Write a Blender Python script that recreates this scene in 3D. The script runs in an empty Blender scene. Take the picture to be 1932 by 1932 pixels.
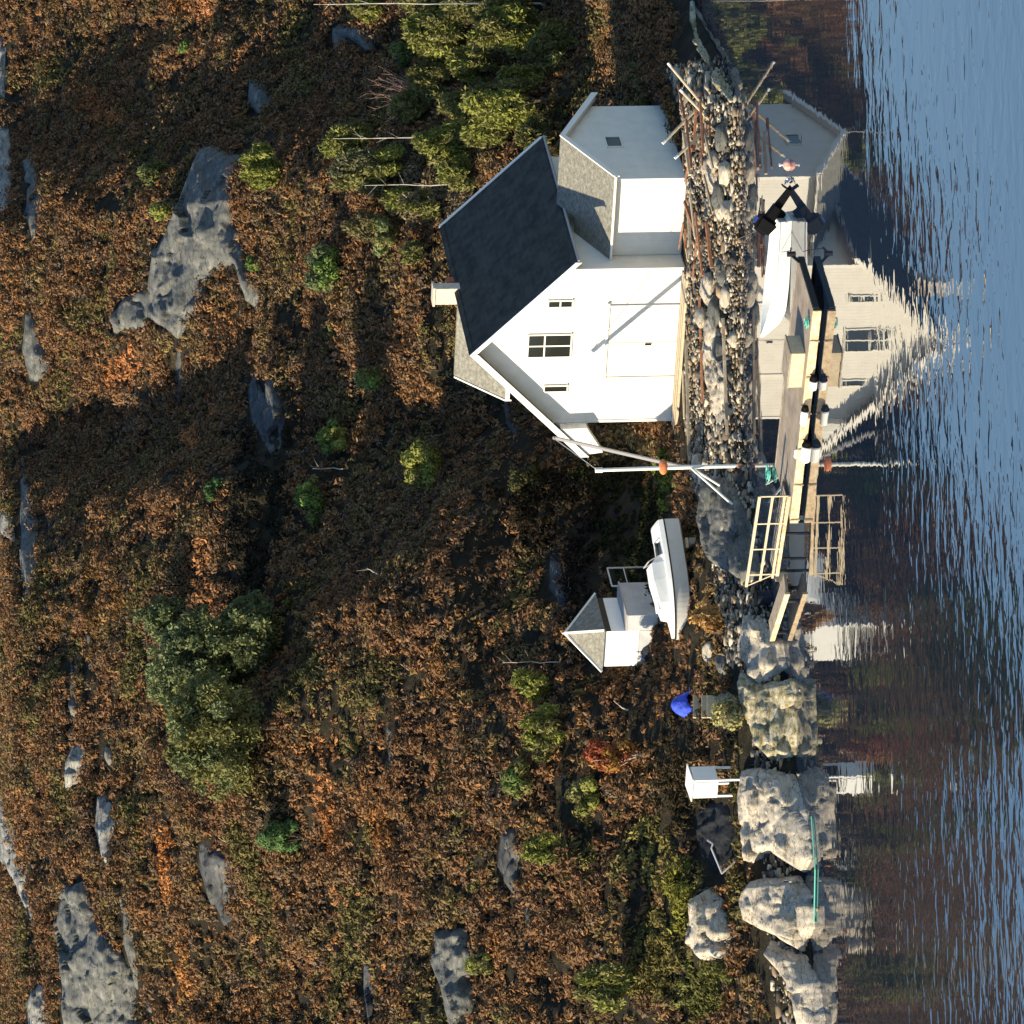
import bpy, math, random
import numpy as np
from mathutils import Vector, Matrix
R = math.radians
rng = np.random.default_rng(7)
random.seed(5)
scene = bpy.context.scene
COL = scene.collection

# ---------------------------------------------------------------- camera, sky, sun
PITCH, ROLL, F_PX = R(7.452), R(1.285), 10000.0          # focal length in 1932-px units
CAMC = np.array([0.0, -200.0, 35.0388])
_F = np.array([0, math.cos(PITCH), -math.sin(PITCH)])
_R0 = np.array([1.0, 0, 0]); _U0 = np.array([0, math.sin(PITCH), math.cos(PITCH)])
_R = _R0*math.cos(ROLL) - _U0*math.sin(ROLL)
_U = _U0*math.cos(ROLL) + _R0*math.sin(ROLL)
cd = bpy.data.cameras.new("camera"); cam = bpy.data.objects.new("camera", cd); COL.objects.link(cam)
cd.sensor_fit = 'HORIZONTAL'; cd.sensor_width = 36; cd.lens = 36*F_PX/1932.0
cd.clip_start = 1; cd.clip_end = 4000
m = Matrix.Identity(4)
for i in range(3):                                        # the photograph is held sideways: image right = down
    m[i][0] = -_U[i]; m[i][1] = _R[i]; m[i][2] = -_F[i]; m[i][3] = CAMC[i]
cam.matrix_world = m
scene.camera = cam
SUN_EL, SUN_AZ = 26.0, 72.0                               # azimuth left of the direction towards the camera
ts = Vector((-math.sin(R(SUN_AZ))*math.cos(R(SUN_EL)), -math.cos(R(SUN_AZ))*math.cos(R(SUN_EL)), math.sin(R(SUN_EL))))
world = bpy.data.worlds.new("World"); scene.world = world; world.use_nodes = True
nt = world.node_tree; nt.nodes.clear()
sky = nt.nodes.new('ShaderNodeTexSky'); sky.sky_type = 'NISHITA'; sky.sun_disc = False
sky.sun_elevation = R(SUN_EL); sky.sun_rotation = R(180+SUN_AZ); sky.altitude = 50; sky.ozone_density = 4.6; sky.air_density = 1.25; sky.dust_density = 0.3
bg = nt.nodes.new('ShaderNodeBackground'); bg.inputs[1].default_value = 0.094
wo = nt.nodes.new('ShaderNodeOutputWorld'); nt.links.new(sky.outputs[0], bg.inputs[0]); nt.links.new(bg.outputs[0], wo.inputs[0])
sd = bpy.data.lights.new("sun", 'SUN'); sd.energy = 4.9; sd.angle = R(0.5); sd.color = (1.0, 0.86, 0.62)
so = bpy.data.objects.new("sun", sd); COL.objects.link(so); so.rotation_euler = (-ts).to_track_quat('-Z', 'Y').to_euler()
so.location = (-60, -60, 80)
scene.view_settings.view_transform = 'Standard'; scene.view_settings.look = 'None'
scene.view_settings.exposure = 0.98; scene.view_settings.gamma = 1

# ---------------------------------------------------------------- materials
def pmat(name, col, rough=0.8, spec=0.3, metal=0.0):
    mt = bpy.data.materials.new(name); mt.use_nodes = True
    b = mt.node_tree.nodes['Principled BSDF']
    b.inputs['Base Color'].default_value = (*col, 1); b.inputs['Roughness'].default_value = rough
    b.inputs['Specular IOR Level'].default_value = spec; b.inputs['Metallic'].default_value = metal
    return mt
def noisy(name, stops, scale=4.0, rough=0.85, bump=0.0, bscale=20.0, detail=8.0, spec=0.2, stretch=(1,1,1), bdist=0.05, coord='Object'):
    mt = pmat(name, stops[0][1], rough, spec); t = mt.node_tree; N = t.nodes; L = t.links
    b = N['Principled BSDF']
    tc = N.new('ShaderNodeTexCoord'); mp = N.new('ShaderNodeMapping'); mp.inputs['Scale'].default_value = stretch
    L.new(tc.outputs[coord], mp.inputs[0])
    nz = N.new('ShaderNodeTexNoise'); nz.inputs['Scale'].default_value = scale; nz.inputs['Detail'].default_value = detail
    nz.inputs['Roughness'].default_value = 0.65
    L.new(mp.outputs[0], nz.inputs['Vector'])
    cr = N.new('ShaderNodeValToRGB'); els = cr.color_ramp.elements
    while len(els) < len(stops): els.new(0.5)
    for e, (p, c) in zip(els, stops): e.position = p; e.color = (*c, 1)
    L.new(nz.outputs['Fac'], cr.inputs[0]); L.new(cr.outputs[0], b.inputs['Base Color'])
    if 'rock' in name:
        v = N.new('ShaderNodeTexVoronoi'); v.feature = 'DISTANCE_TO_EDGE'; v.inputs['Scale'].default_value = scale*.75
        wn = N.new('ShaderNodeTexNoise'); wn.inputs['Scale'].default_value = scale*1.5; wn.inputs['Detail'].default_value = 5
        L.new(mp.outputs[0], wn.inputs['Vector'])
        ma = N.new('ShaderNodeVectorMath'); ma.operation = 'MULTIPLY_ADD'; ma.inputs[1].default_value = (.9,.9,.9)
        L.new(wn.outputs['Color'], ma.inputs[0]); L.new(mp.outputs[0], ma.inputs[2]); L.new(ma.outputs[0], v.inputs['Vector'])
        mr = N.new('ShaderNodeMapRange'); mr.inputs['From Max'].default_value = .035; mr.clamp = True; L.new(v.outputs['Distance'], mr.inputs[0])
        mr.inputs['To Min'].default_value = .22
        mx = N.new('ShaderNodeMix'); mx.data_type = 'RGBA'; mx.blend_type = 'MULTIPLY'; mx.inputs[0].default_value = 1
        L.new(cr.outputs[0], mx.inputs[6]); L.new(mr.outputs[0], mx.inputs[7]); L.new(mx.outputs[2], b.inputs['Base Color'])
    if bump:
        n2 = N.new('ShaderNodeTexNoise'); n2.inputs['Scale'].default_value = bscale; n2.inputs['Detail'].default_value = 8
        n2.inputs['Roughness'].default_value = 0.7
        L.new(mp.outputs[0], n2.inputs['Vector'])
        bp = N.new('ShaderNodeBump'); bp.inputs['Strength'].default_value = bump; bp.inputs['Distance'].default_value = bdist
        L.new(n2.outputs['Fac'], bp.inputs['Height']); L.new(bp.outputs[0], b.inputs['Normal'])
    return mt
def vcol(name, rough=0.8, spec=0.15, trans=0.0):
    mt = pmat(name, (.1,.1,.1), rough, spec); t = mt.node_tree; N = t.nodes; L = t.links
    a = N.new('ShaderNodeAttribute'); a.attribute_name = 'tint'
    b = N['Principled BSDF']; L.new(a.outputs['Color'], b.inputs['Base Color'])
    if trans:
        tr = N.new('ShaderNodeBsdfTranslucent'); L.new(a.outputs['Color'], tr.inputs[0])
        mx = N.new('ShaderNodeMixShader'); mx.inputs[0].default_value = trans
        L.new(b.outputs[0], mx.inputs[1]); L.new(tr.outputs[0], mx.inputs[2])
        L.new(mx.outputs[0], N['Material Output'].inputs['Surface'])
    return mt
def boards(name, col, col2, axis=0, freq=8.0, rough=0.7, groove=0.004):
    """painted boarding: board grooves by a triangle wave along one object axis"""
    mt = noisy(name, [(0.35, col2), (0.6, col)], 1.6, rough, 0)
    t = mt.node_tree; N = t.nodes; L = t.links; b = N['Principled BSDF']
    tc = N.new('ShaderNodeTexCoord'); sp = N.new('ShaderNodeSeparateXYZ'); L.new(tc.outputs['Object'], sp.inputs[0])
    ml = N.new('ShaderNodeMath'); ml.operation = 'MULTIPLY'; ml.inputs[1].default_value = freq
    if axis == 3:
        ad = N.new('ShaderNodeMath'); ad.operation = 'ADD'; L.new(sp.outputs[0], ad.inputs[0]); L.new(sp.outputs[1], ad.inputs[1]); L.new(ad.outputs[0], ml.inputs[0])
    else: L.new(sp.outputs[axis], ml.inputs[0])
    fr = N.new('ShaderNodeMath'); fr.operation = 'FRACT'; L.new(ml.outputs[0], fr.inputs[0])
    gt = N.new('ShaderNodeMath'); gt.operation = 'GREATER_THAN'; gt.inputs[1].default_value = 0.09; L.new(fr.outputs[0], gt.inputs[0])
    bp = N.new('ShaderNodeBump'); bp.inputs['Strength'].default_value = 1; bp.inputs['Distance'].default_value = groove
    L.new(gt.outputs[0], bp.inputs['Height']); L.new(bp.outputs[0], b.inputs['Normal'])
    return mt
M = {}
M['white'] = boards('white_boards', (.83,.79,.70), (.75,.71,.63), 3, 7.0)
M['trim'] = pmat('white_trim', (.85,.81,.73), .6)
M['plain_white'] = noisy('white_paint', [(0.3,(.76,.76,.74)),(0.65,(.84,.84,.82))], 3, .5)
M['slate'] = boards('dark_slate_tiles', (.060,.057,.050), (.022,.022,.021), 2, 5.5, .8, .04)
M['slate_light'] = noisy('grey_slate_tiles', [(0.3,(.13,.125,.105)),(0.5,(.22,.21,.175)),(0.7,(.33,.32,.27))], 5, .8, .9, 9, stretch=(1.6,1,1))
M['glass'] = pmat('window_glass', (.02,.022,.02), .08, .6)
M['frame'] = pmat('window_frame', (.80,.77,.66), .6)
M['brick'] = noisy('red_tile', [(0.4,(.30,.09,.05)),(0.6,(.4,.14,.08))], 8)
M['plaster'] = noisy('chimney_plaster', [(0.35,(.50,.42,.33)),(0.65,(.68,.60,.50))], 6, .9, .5, 12)
M['dark'] = pmat('black_paint', (.012,.013,.015), .6)
M['black_plastic'] = pmat('black_plastic', (.004,.004,.005), .6, .08)
M['blue_plastic'] = pmat('blue_plastic', (.02,.05,.30), .35, .5)
M['gelcoat'] = noisy('white_gelcoat', [(0.3,(.72,.72,.69)),(0.7,(.82,.82,.79))], 2, .35, 0, spec=.5)
M['gelgrey'] = noisy('grey_gelcoat', [(0.3,(.66,.63,.58)),(0.7,(.76,.73,.68))], 1.5, .5, 0, spec=.4)
M['old_wood'] = noisy('weathered_wood', [(0.25,(.16,.12,.085)),(0.5,(.30,.25,.19)),(0.75,(.42,.37,.29))], 3, .9, .6, 14, stretch=(1,1,1))
M['deck_wood'] = boards('grey_deck_boards', (.34,.28,.215), (.22,.18,.14), 0, 7.0, .9, .02)
M['gold_wood'] = noisy('fresh_timber', [(0.3,(.30,.20,.11)),(0.45,(.56,.41,.24)),(0.7,(.74,.62,.44))], 5, .7, .3, 12)
M['pale_wood'] = noisy('pale_timber', [(0.3,(.46,.36,.23)),(0.7,(.64,.54,.38))], 5, .8, .3)
M['red_wood'] = noisy('reddish_plank', [(0.3,(.20,.085,.045)),(0.6,(.34,.16,.09)),(0.8,(.44,.28,.18))], 3, .9, .5, 12)
M['rope_green'] = pmat('green_rope', (.14,.50,.40), .7)
M['rope'] = pmat('dark_rope', (.08,.07,.05), .9)
M['orange'] = noisy('orange_plastic', [(0.4,(.62,.17,.06)),(0.6,(.72,.27,.12))], 8, .5)
M['pink'] = noisy('faded_red_plastic', [(0.4,(.60,.22,.17)),(0.6,(.76,.50,.45))], 6, .5)
M['steel'] = pmat('galvanised_steel', (.50,.50,.49), .5, .5, .4)
M['mast'] = pmat('white_mast_paint', (.80,.78,.70), .5)
M['jib'] = pmat('grey_jib_paint', (.36,.34,.33), .6)
M['tarp'] = noisy('blue_tarp', [(0.35,(.025,.06,.50)),(0.65,(.07,.13,.70))], 4, .5, .8, 5, bdist=.1)
M['darktarp'] = noisy('dark_tarp', [(0.35,(.010,.012,.02)),(0.65,(.03,.035,.055))], 3, .7, .8, 4, bdist=.1)
M['grey_panel'] = boards('grey_panel_boards', (.46,.47,.48), (.38,.39,.40), 2, 2.4, .7)
ROCKW = [(0.28,(.055,.056,.058)),(0.42,(.16,.155,.145)),(0.55,(.27,.26,.235)),(0.72,(.46,.44,.40))]
M['rock_shore'] = noisy('pale_shore_rock', [(0.24,(.13,.12,.10)),(0.38,(.34,.30,.24)),(0.54,(.50,.44,.35)),(0.72,(.66,.60,.49))], 1.7, .9, 1.0, 8, bdist=.07, stretch=(.8,.8,2.6))
M['rock_yellow'] = noisy('lichened_rock', [(0.32,(.09,.08,.04)),(0.44,(.28,.24,.13)),(0.56,(.46,.41,.29)),(0.72,(.62,.58,.47))], 2.2, .9, 1.0, 8, bdist=.07, stretch=(.8,.8,2.6))
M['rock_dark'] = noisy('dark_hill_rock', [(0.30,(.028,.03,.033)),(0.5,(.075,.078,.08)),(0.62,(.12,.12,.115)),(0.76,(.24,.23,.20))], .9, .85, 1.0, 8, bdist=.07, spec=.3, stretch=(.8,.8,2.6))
M['rock_mid'] = noisy('grey_hill_rock', [(0.22,(.05,.052,.05)),(0.42,(.105,.108,.10)),(0.58,(.155,.156,.142)),(0.76,(.34,.33,.28))], 1.5, .85, 1.0, 8, bdist=.07, spec=.3, stretch=(.8,.8,2.6))
M['rock_pale'] = noisy('pale_hill_rock', [(0.30,(.08,.08,.075)),(0.45,(.22,.215,.19)),(0.62,(.38,.37,.33)),(0.78,(.55,.53,.48))], 1.2, .9, 1.0, 8, bdist=.07, stretch=(.8,.8,2.6))
M['leaf'] = vcol('leaves', .75, .15, .15)
M['heather'] = vcol('heather_sprigs', .85, .08, .08)
M['stone'] = vcol('beach_stones', .85, .2)
M['bark'] = noisy('dark_bark', [(0.4,(.05,.035,.025)),(0.6,(.12,.09,.06))], 10)
M['birch'] = noisy('pale_birch_bark', [(0.36,(.06,.05,.04)),(0.44,(.42,.38,.31)),(0.7,(.66,.62,.52))], 2.2, .8, 0, stretch=(6,6,1.6))
M['deadwood'] = noisy('bleached_wood', [(0.35,(.34,.28,.22)),(0.65,(.62,.54,.44))], 5)
M['pinkwood'] = noisy('pinkish_twigs', [(0.35,(.22,.12,.09)),(0.65,(.48,.34,.28))], 3)

# ---------------------------------------------------------------- helpers
def put(o, kind=None, label=None, cat=None, group=None):
    if kind: o['kind'] = kind
    if label: o['label'] = label
    if cat: o['category'] = cat
    if group: o['group'] = group
    return o
def empty(name, loc, label, cat, rz=0.0, group=None):
    o = bpy.data.objects.new(name, None); COL.objects.link(o); o.location = loc; o.rotation_euler = (0, 0, rz)
    o.empty_display_size = .3
    return put(o, None, label, cat, group)
def npmesh(name, V, Fq, mat, tint=None, parent=None, smooth=False, loc=None):
    """V (n,3), Fq (m,k) all faces with k corners"""
    V = np.asarray(V, dtype=np.float32); Fq = np.asarray(Fq, dtype=np.int32); k = Fq.shape[1]
    me = bpy.data.meshes.new(name)
    me.vertices.add(len(V)); me.vertices.foreach_set('co', V.ravel())
    me.loops.add(Fq.size); me.loops.foreach_set('vertex_index', Fq.ravel())
    me.polygons.add(len(Fq)); me.polygons.foreach_set('loop_start', np.arange(0, Fq.size, k, dtype=np.int32))
    me.polygons.foreach_set('loop_total', np.full(len(Fq), k, dtype=np.int32))
    me.update(calc_edges=True)
    if smooth: me.polygons.foreach_set('use_smooth', np.ones(len(Fq), dtype=bool))
    if tint is not None:
        a = me.color_attributes.new('tint', 'FLOAT_COLOR', 'POINT')
        c = np.ones((len(V), 4), dtype=np.float32); c[:, :3] = tint
        a.data.foreach_set('color', c.ravel())
    me.materials.append(mat)
    o = bpy.data.objects.new(name, me); COL.objects.link(o)
    if parent: o.parent = parent
    if loc is not None: o.location = loc
    return o
class MB:
    def __init__(s): s.v = []; s.f = []
    def add(s, vs, fs):
        n = len(s.v); s.v += [tuple(v) for v in vs]; s.f += [tuple(i+n for i in f) for f in fs]
        return s
    def box(s, a, b, M4=None):
        x0,y0,z0 = a; x1,y1,z1 = b
        vs = [(x0,y0,z0),(x1,y0,z0),(x1,y1,z0),(x0,y1,z0),(x0,y0,z1),(x1,y0,z1),(x1,y1,z1),(x0,y1,z1)]
        if M4 is not None: vs = [tuple(M4 @ Vector(v)) for v in vs]
        return s.add(vs, [(0,3,2,1),(4,5,6,7),(0,1,5,4),(1,2,6,5),(2,3,7,6),(3,0,4,7)])
    def prism(s, pts, d):
        """closed polygon pts (3D) extruded by vector d"""
        n = len(pts); vs = [tuple(p) for p in pts] + [tuple(Vector(p)+Vector(d)) for p in pts]
        return s.add(vs, [tuple(range(n))[::-1], tuple(range(n, 2*n))] + [(i, (i+1) % n, n+(i+1) % n, n+i) for i in range(n)])
    def tube(s, p, q, r, r2=None, n=8, caps=True):
        p = Vector(p); q = Vector(q); r2 = r if r2 is None else r2
        d = (q-p).normalized(); a = d.orthogonal().normalized(); b = d.cross(a)
        vs = [p + (a*math.cos(2*math.pi*i/n)+b*math.sin(2*math.pi*i/n))*r for i in range(n)] + \
             [q + (a*math.cos(2*math.pi*i/n)+b*math.sin(2*math.pi*i/n))*r2 for i in range(n)]
        fs = [(i, (i+1) % n, n+(i+1) % n, n+i) for i in range(n)]
        if caps: fs += [tuple(range(n))[::-1], tuple(range(n, 2*n))]
        return s.add(vs, fs)
    def bar(s, p, q, w, h):
        """rectangular bar from p to q, w across, h high"""
        p = Vector(p); q = Vector(q); d = (q-p).normalized()
        u = Vector((0,0,1)) if abs(d.z) < .95 else Vector((1,0,0))
        a = d.cross(u).normalized()*w/2; b = a.cross(d).normalized()*h/2
        vs = [p-a-b, p+a-b, p+a+b, p-a+b, q-a-b, q+a-b, q+a+b, q-a+b]
        return s.add(vs, [(0,1,2,3),(7,6,5,4),(0,4,5,1),(1,5,6,2),(2,6,7,3),(3,7,4,0)])
    def poly(s, pts, r, n=6):
        for a, b in zip(pts[:-1], pts[1:]): s.tube(a, b, r, n=n, caps=False)
        return s
    def build(s, name, mat, parent=None, bevel=0.0, smooth=False):
        me = bpy.data.meshes.new(name); me.from_pydata(s.v, [], s.f); me.materials.append(mat); me.update()
        if smooth: me.polygons.foreach_set('use_smooth', np.ones(len(me.polygons), dtype=bool))
        o = bpy.data.objects.new(name, me); COL.objects.link(o)
        if parent: o.parent = parent
        if bevel:
            b = o.modifiers.new('bevel', 'BEVEL'); b.width = bevel; b.segments = 2; b.limit_method = 'ANGLE'
        return o

# value noise
_P = np.random.default_rng(11).random((512, 512))
def vnoise(x, y):
    xi = np.floor(x).astype(int); yi = np.floor(y).astype(int); fx = x-xi; fy = y-yi
    fx = fx*fx*fx*(fx*(fx*6-15)+10); fy = fy*fy*fy*(fy*(fy*6-15)+10)
    g = lambda a, b: _P[a & 511, b & 511]
    return (g(xi, yi)*(1-fx)+g(xi+1, yi)*fx)*(1-fy)+(g(xi, yi+1)*(1-fx)+g(xi+1, yi+1)*fx)*fy*1.0
def fbm(x, y, o=4):
    s = 0; a = .5; t = 0
    for i in range(o):
        s = s + a*vnoise(x*2**i+17.3*i, y*2**i+9.1*i); t += a; a *= .5
    return s/t*2-1

# ---------------------------------------------------------------- terrain height
_sx = np.array([-90,-24,-18.55,-13.16,-9.38,-4.8,-.89,3.16,8,12.2,15.48,17.5,20.25,26,90.])
_sy = np.array([-30,-15,-13.0,-11.1,-9.97,-7.3,-2.8,-.42,-1.0,-1.6,-.85,3.0,9.66,17,40.])
def shore(X): return np.interp(X, _sx, _sy) + .35*fbm(X*.9, X*0+3.1, 3)
def sst(a, b, x):
    t = np.clip((x-a)/(b-a), 0, 1); return t*t*(3-2*t)
STEPS = [(2.9,46,.35,.95,10),(-1.9,21,.45,1.6,6),(9,33,.3,1.2,5),(-12,33,.3,1.2,6)]
def H(X, Y):
    X = np.asarray(X, float); Y = np.asarray(Y, float)
    t = Y - shore(X)
    side = sst(-4, 3, X)                                    # 0 on the left, 1 at the houses
    zb = 1.35*(1-side) + 1.2*side
    tb = 3.2*(1-side) + 5.0*side
    bank = np.where(t < 0, np.maximum(t*.35, -3.0), zb*np.clip(t/tb, 0, 1)**.72)
    T = np.interp(X, [-60,-16,-12,-8,-4,1,4,20,60], [3.5,4.0,6.0,11.5,13.0,14.0,18.0,18.0,14])
    g = np.interp(X, [-14,-8,-6,-3,1,4], [.30,.24,.165,.16,.10,0.0])
    flat = np.clip(t-tb, 0, T-tb)*g
    far = np.clip(t-T, 0, None)
    hill = np.interp(X, [-20,2], [.305,.345])*far
    z = bank + flat + hill
    w = sst(0, 3, far)
    z = z + w*(.62*fbm(X*.11+4, Y*.09, 3) + .55*fbm(X*.33, Y*.25+7, 3) + .22*fbm(X*1.0, Y*.9, 2))
    for (sx, sy, nx_, hgt_, half_) in STEPS:                # ledges facing down and to the right
        u = (X-sx)*nx_ + (Y-sy)*-math.sqrt(1-nx_*nx_); a = (X-sx)*math.sqrt(1-nx_*nx_) + (Y-sy)*nx_
        u = u + .8*fbm(X*.4+sx, Y*.3, 3)
        z = z + w*hgt_*(sst(.5, -.5, u) if False else 1-sst(-.6, .6, u))*np.exp(-np.clip(-u, 0, None)/30.0)*(1-sst(half_*.1, half_*1.35, np.abs(a)))
    z = z + np.where(t > .2, .10*fbm(X*2.3, Y*2.3, 2)*(1-sst(5, 7, t)*side), 0)
    # pad under the houses
    ax = (X-9.403)*.5196+(Y-5.09)*.8544; by = -(X-9.403)*.8544+(Y-5.09)*.5196
    pad = sst(-1.4, -.3, ax)*(1-sst(10, 11.5, ax))*sst(-5.2, -3.9, by)*(1-sst(7.4, 9.2, by))
    z = z*(1-pad) + pad*1.15
    top = 25.2                                              # the hill levels off above the frame
    z = np.where(z > top, top + (z-top)*.12, z)
    return z
def ray(px, py):
    px = np.asarray(px, float); py = np.asarray(py, float)
    return (_F*F_PX + _R*(966-py)[..., None] - _U*(px-966)[..., None])
def hit(px, py):
    d = ray(px, py); d = d/d[..., 1:2]
    s = np.full(d.shape[:-1], 175.0); done = np.zeros(s.shape, bool)
    for k in range(330):
        P = CAMC + d*s[..., None]
        done = done | (np.maximum(H(P[..., 0], P[..., 1]), 0) >= P[..., 2])
        if done.all(): break
        s = np.where(done, s, s+.40)
    lo = s-.40; hi = s
    for k in range(8):
        mid = (lo+hi)/2; P = CAMC + d*mid[..., None]
        u = np.maximum(H(P[..., 0], P[..., 1]), 0) >= P[..., 2]; hi = np.where(u, mid, hi); lo = np.where(u, lo, mid)
    return CAMC + d*hi[..., None]
def h1(px, py): return Vector(hit(np.array([px]), np.array([py]))[0])
def at_z(px, py, z):
    d = ray(np.array(px), np.array(py)); t = (z-CAMC[2])/d[2]; return Vector(CAMC + d*t)
def at_y(px, py, Y):
    d = ray(np.array(px), np.array(py)); t = (Y-CAMC[1])/d[1]; return Vector(CAMC + d*t)
def proj(P):
    d = P - CAMC; z = d@_F
    return 966 - F_PX*(d@_U)/z, 966 - F_PX*(d@_R)/z
def inpoly(x, y, poly):
    c = np.zeros(x.shape, bool); n = len(poly)
    for i in range(n):
        x0, y0 = poly[i]; x1, y1 = poly[(i+1) % n]
        k = ((y0 > y) != (y1 > y)) & (x < (x1-x0)*(y-y0)/((y1-y0)+1e-9)+x0); c ^= k
    return c
def edgedist(x, y, poly):
    dmin = np.full(x.shape, 1e9); n = len(poly)
    for i in range(n):
        a = np.array(poly[i], float); b = np.array(poly[(i+1) % n], float); ab = b-a
        t = np.clip(((x-a[0])*ab[0]+(y-a[1])*ab[1])/(ab@ab+1e-9), 0, 1)
        dmin = np.minimum(dmin, np.hypot(x-a[0]-t*ab[0], y-a[1]-t*ab[1]))
    return dmin

# ---------------------------------------------------------------- hillside and water
gx = np.concatenate([np.arange(-110, -28, 3.0), np.arange(-28, 34, .24), np.arange(34, 112, 3.0)])
gy = np.concatenate([np.arange(-60, -18, 3.0), np.arange(-18, 106, .26), np.arange(106, 300, 6.0)])
GX, GY = np.meshgrid(gx, gy); GZ = H(GX, GY)
nx, ny = len(gx), len(gy); idx = np.arange(nx*ny).reshape(ny, nx)
Fq = np.stack([idx[:-1, :-1], idx[:-1, 1:], idx[1:, 1:], idx[1:, :-1]], -1).reshape(-1, 4)
M['ground'] = noisy('peaty_ground', [(0.3,(.014,.012,.008)),(0.5,(.028,.023,.014)),(0.7,(.05,.042,.022))], 1.6, .95, 1.0, 6, bdist=.15)
put(npmesh('hillside', np.stack([GX, GY, GZ], -1).reshape(-1, 3), Fq, M['ground'], smooth=True), 'structure', 'steep heather covered hillside rising from the shore')

wm = pmat('sea_water', (.008,.016,.032), .015, .5); t = wm.node_tree; N = t.nodes; L = t.links; b = N['Principled BSDF']
b.inputs['IOR'].default_value = 4.4
ge = N.new('ShaderNodeNewGeometry'); sp = N.new('ShaderNodeSeparateXYZ'); L.new(ge.outputs['Position'], sp.inputs[0])
def math_(op, a, bb=None, cc=None, clamp=False):
    n = N.new('ShaderNodeMath'); n.operation = op; n.use_clamp = clamp
    for i, v in enumerate((a, bb, cc)):
        if v is None: continue
        if isinstance(v, (int, float)): n.inputs[i].default_value = v
        else: L.new(v, n.inputs[i])
    return n.outputs[0]
def noise_(scale, sx, sy, detail=3, dist=0):
    mp = N.new('ShaderNodeMapping'); mp.inputs['Scale'].default_value = (sx, sy, 1); L.new(ge.outputs['Position'], mp.inputs[0])
    n = N.new('ShaderNodeTexNoise'); n.inputs['Scale'].default_value = scale; n.inputs['Detail'].default_value = detail
    n.inputs['Distortion'].default_value = dist
    L.new(mp.outputs[0], n.inputs['Vector']); return n.outputs['Fac']
edge = math_('ADD', math_('MULTIPLY', sp.outputs[0], .10), -26.3)         # where the breeze begins
wob = math_('MULTIPLY', math_('SUBTRACT', noise_(.35, 1, .4, 3), .5), 1.6)
d_ = math_('SUBTRACT', math_('ADD', edge, wob), sp.outputs[1])
mask = math_('MULTIPLY', d_, 1.6, clamp=True)                               # 1 in the rippled water
leftm = math_('MULTIPLY', math_('SUBTRACT', 4.0, sp.outputs[0]), .12, clamp=True)
mid = math_('MULTIPLY', math_('ADD', -13.0, math_('MULTIPLY', sp.outputs[1], -1)), .12, clamp=True)
calm = math_('ADD', .0016, math_('MULTIPLY', math_('MULTIPLY', leftm, mid), .012))
far_ = math_('MULTIPLY', math_('SUBTRACT', edge, sp.outputs[1]), .05, clamp=True)
amp = math_('ADD', math_('MULTIPLY', mask, math_('ADD', .0085, math_('MULTIPLY', math_('ADD', math_('MULTIPLY', far_, .18), math_('MULTIPLY', leftm, .7)), .022))), math_('MULTIPLY', math_('SUBTRACT', 1.0, mask), calm))
patch = math_('ADD', .30, math_('MULTIPLY', noise_(.12, 1, .5, 3), 1.4))
hgt = math_('ADD', math_('MULTIPLY', noise_(.75, 1, 1.5, 2, .4), 1.3), math_('MULTIPLY', noise_(2.6, 1, 1.5, 1, .2), .16))
hh = math_('MULTIPLY', math_('MULTIPLY', hgt, amp), patch)
bp = N.new('ShaderNodeBump'); bp.inputs['Strength'].default_value = 1; bp.inputs['Distance'].default_value = 1
L.new(hh, bp.inputs['Height']); L.new(bp.outputs[0], b.inputs['Normal'])
put(MB().add([(-400,-500,0),(400,-500,0),(400,30,0),(-400,30,0)], [(0,1,2,3)]).build('water', wm), 'structure', 'sea water, calm near the shore and rippled further out')

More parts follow.
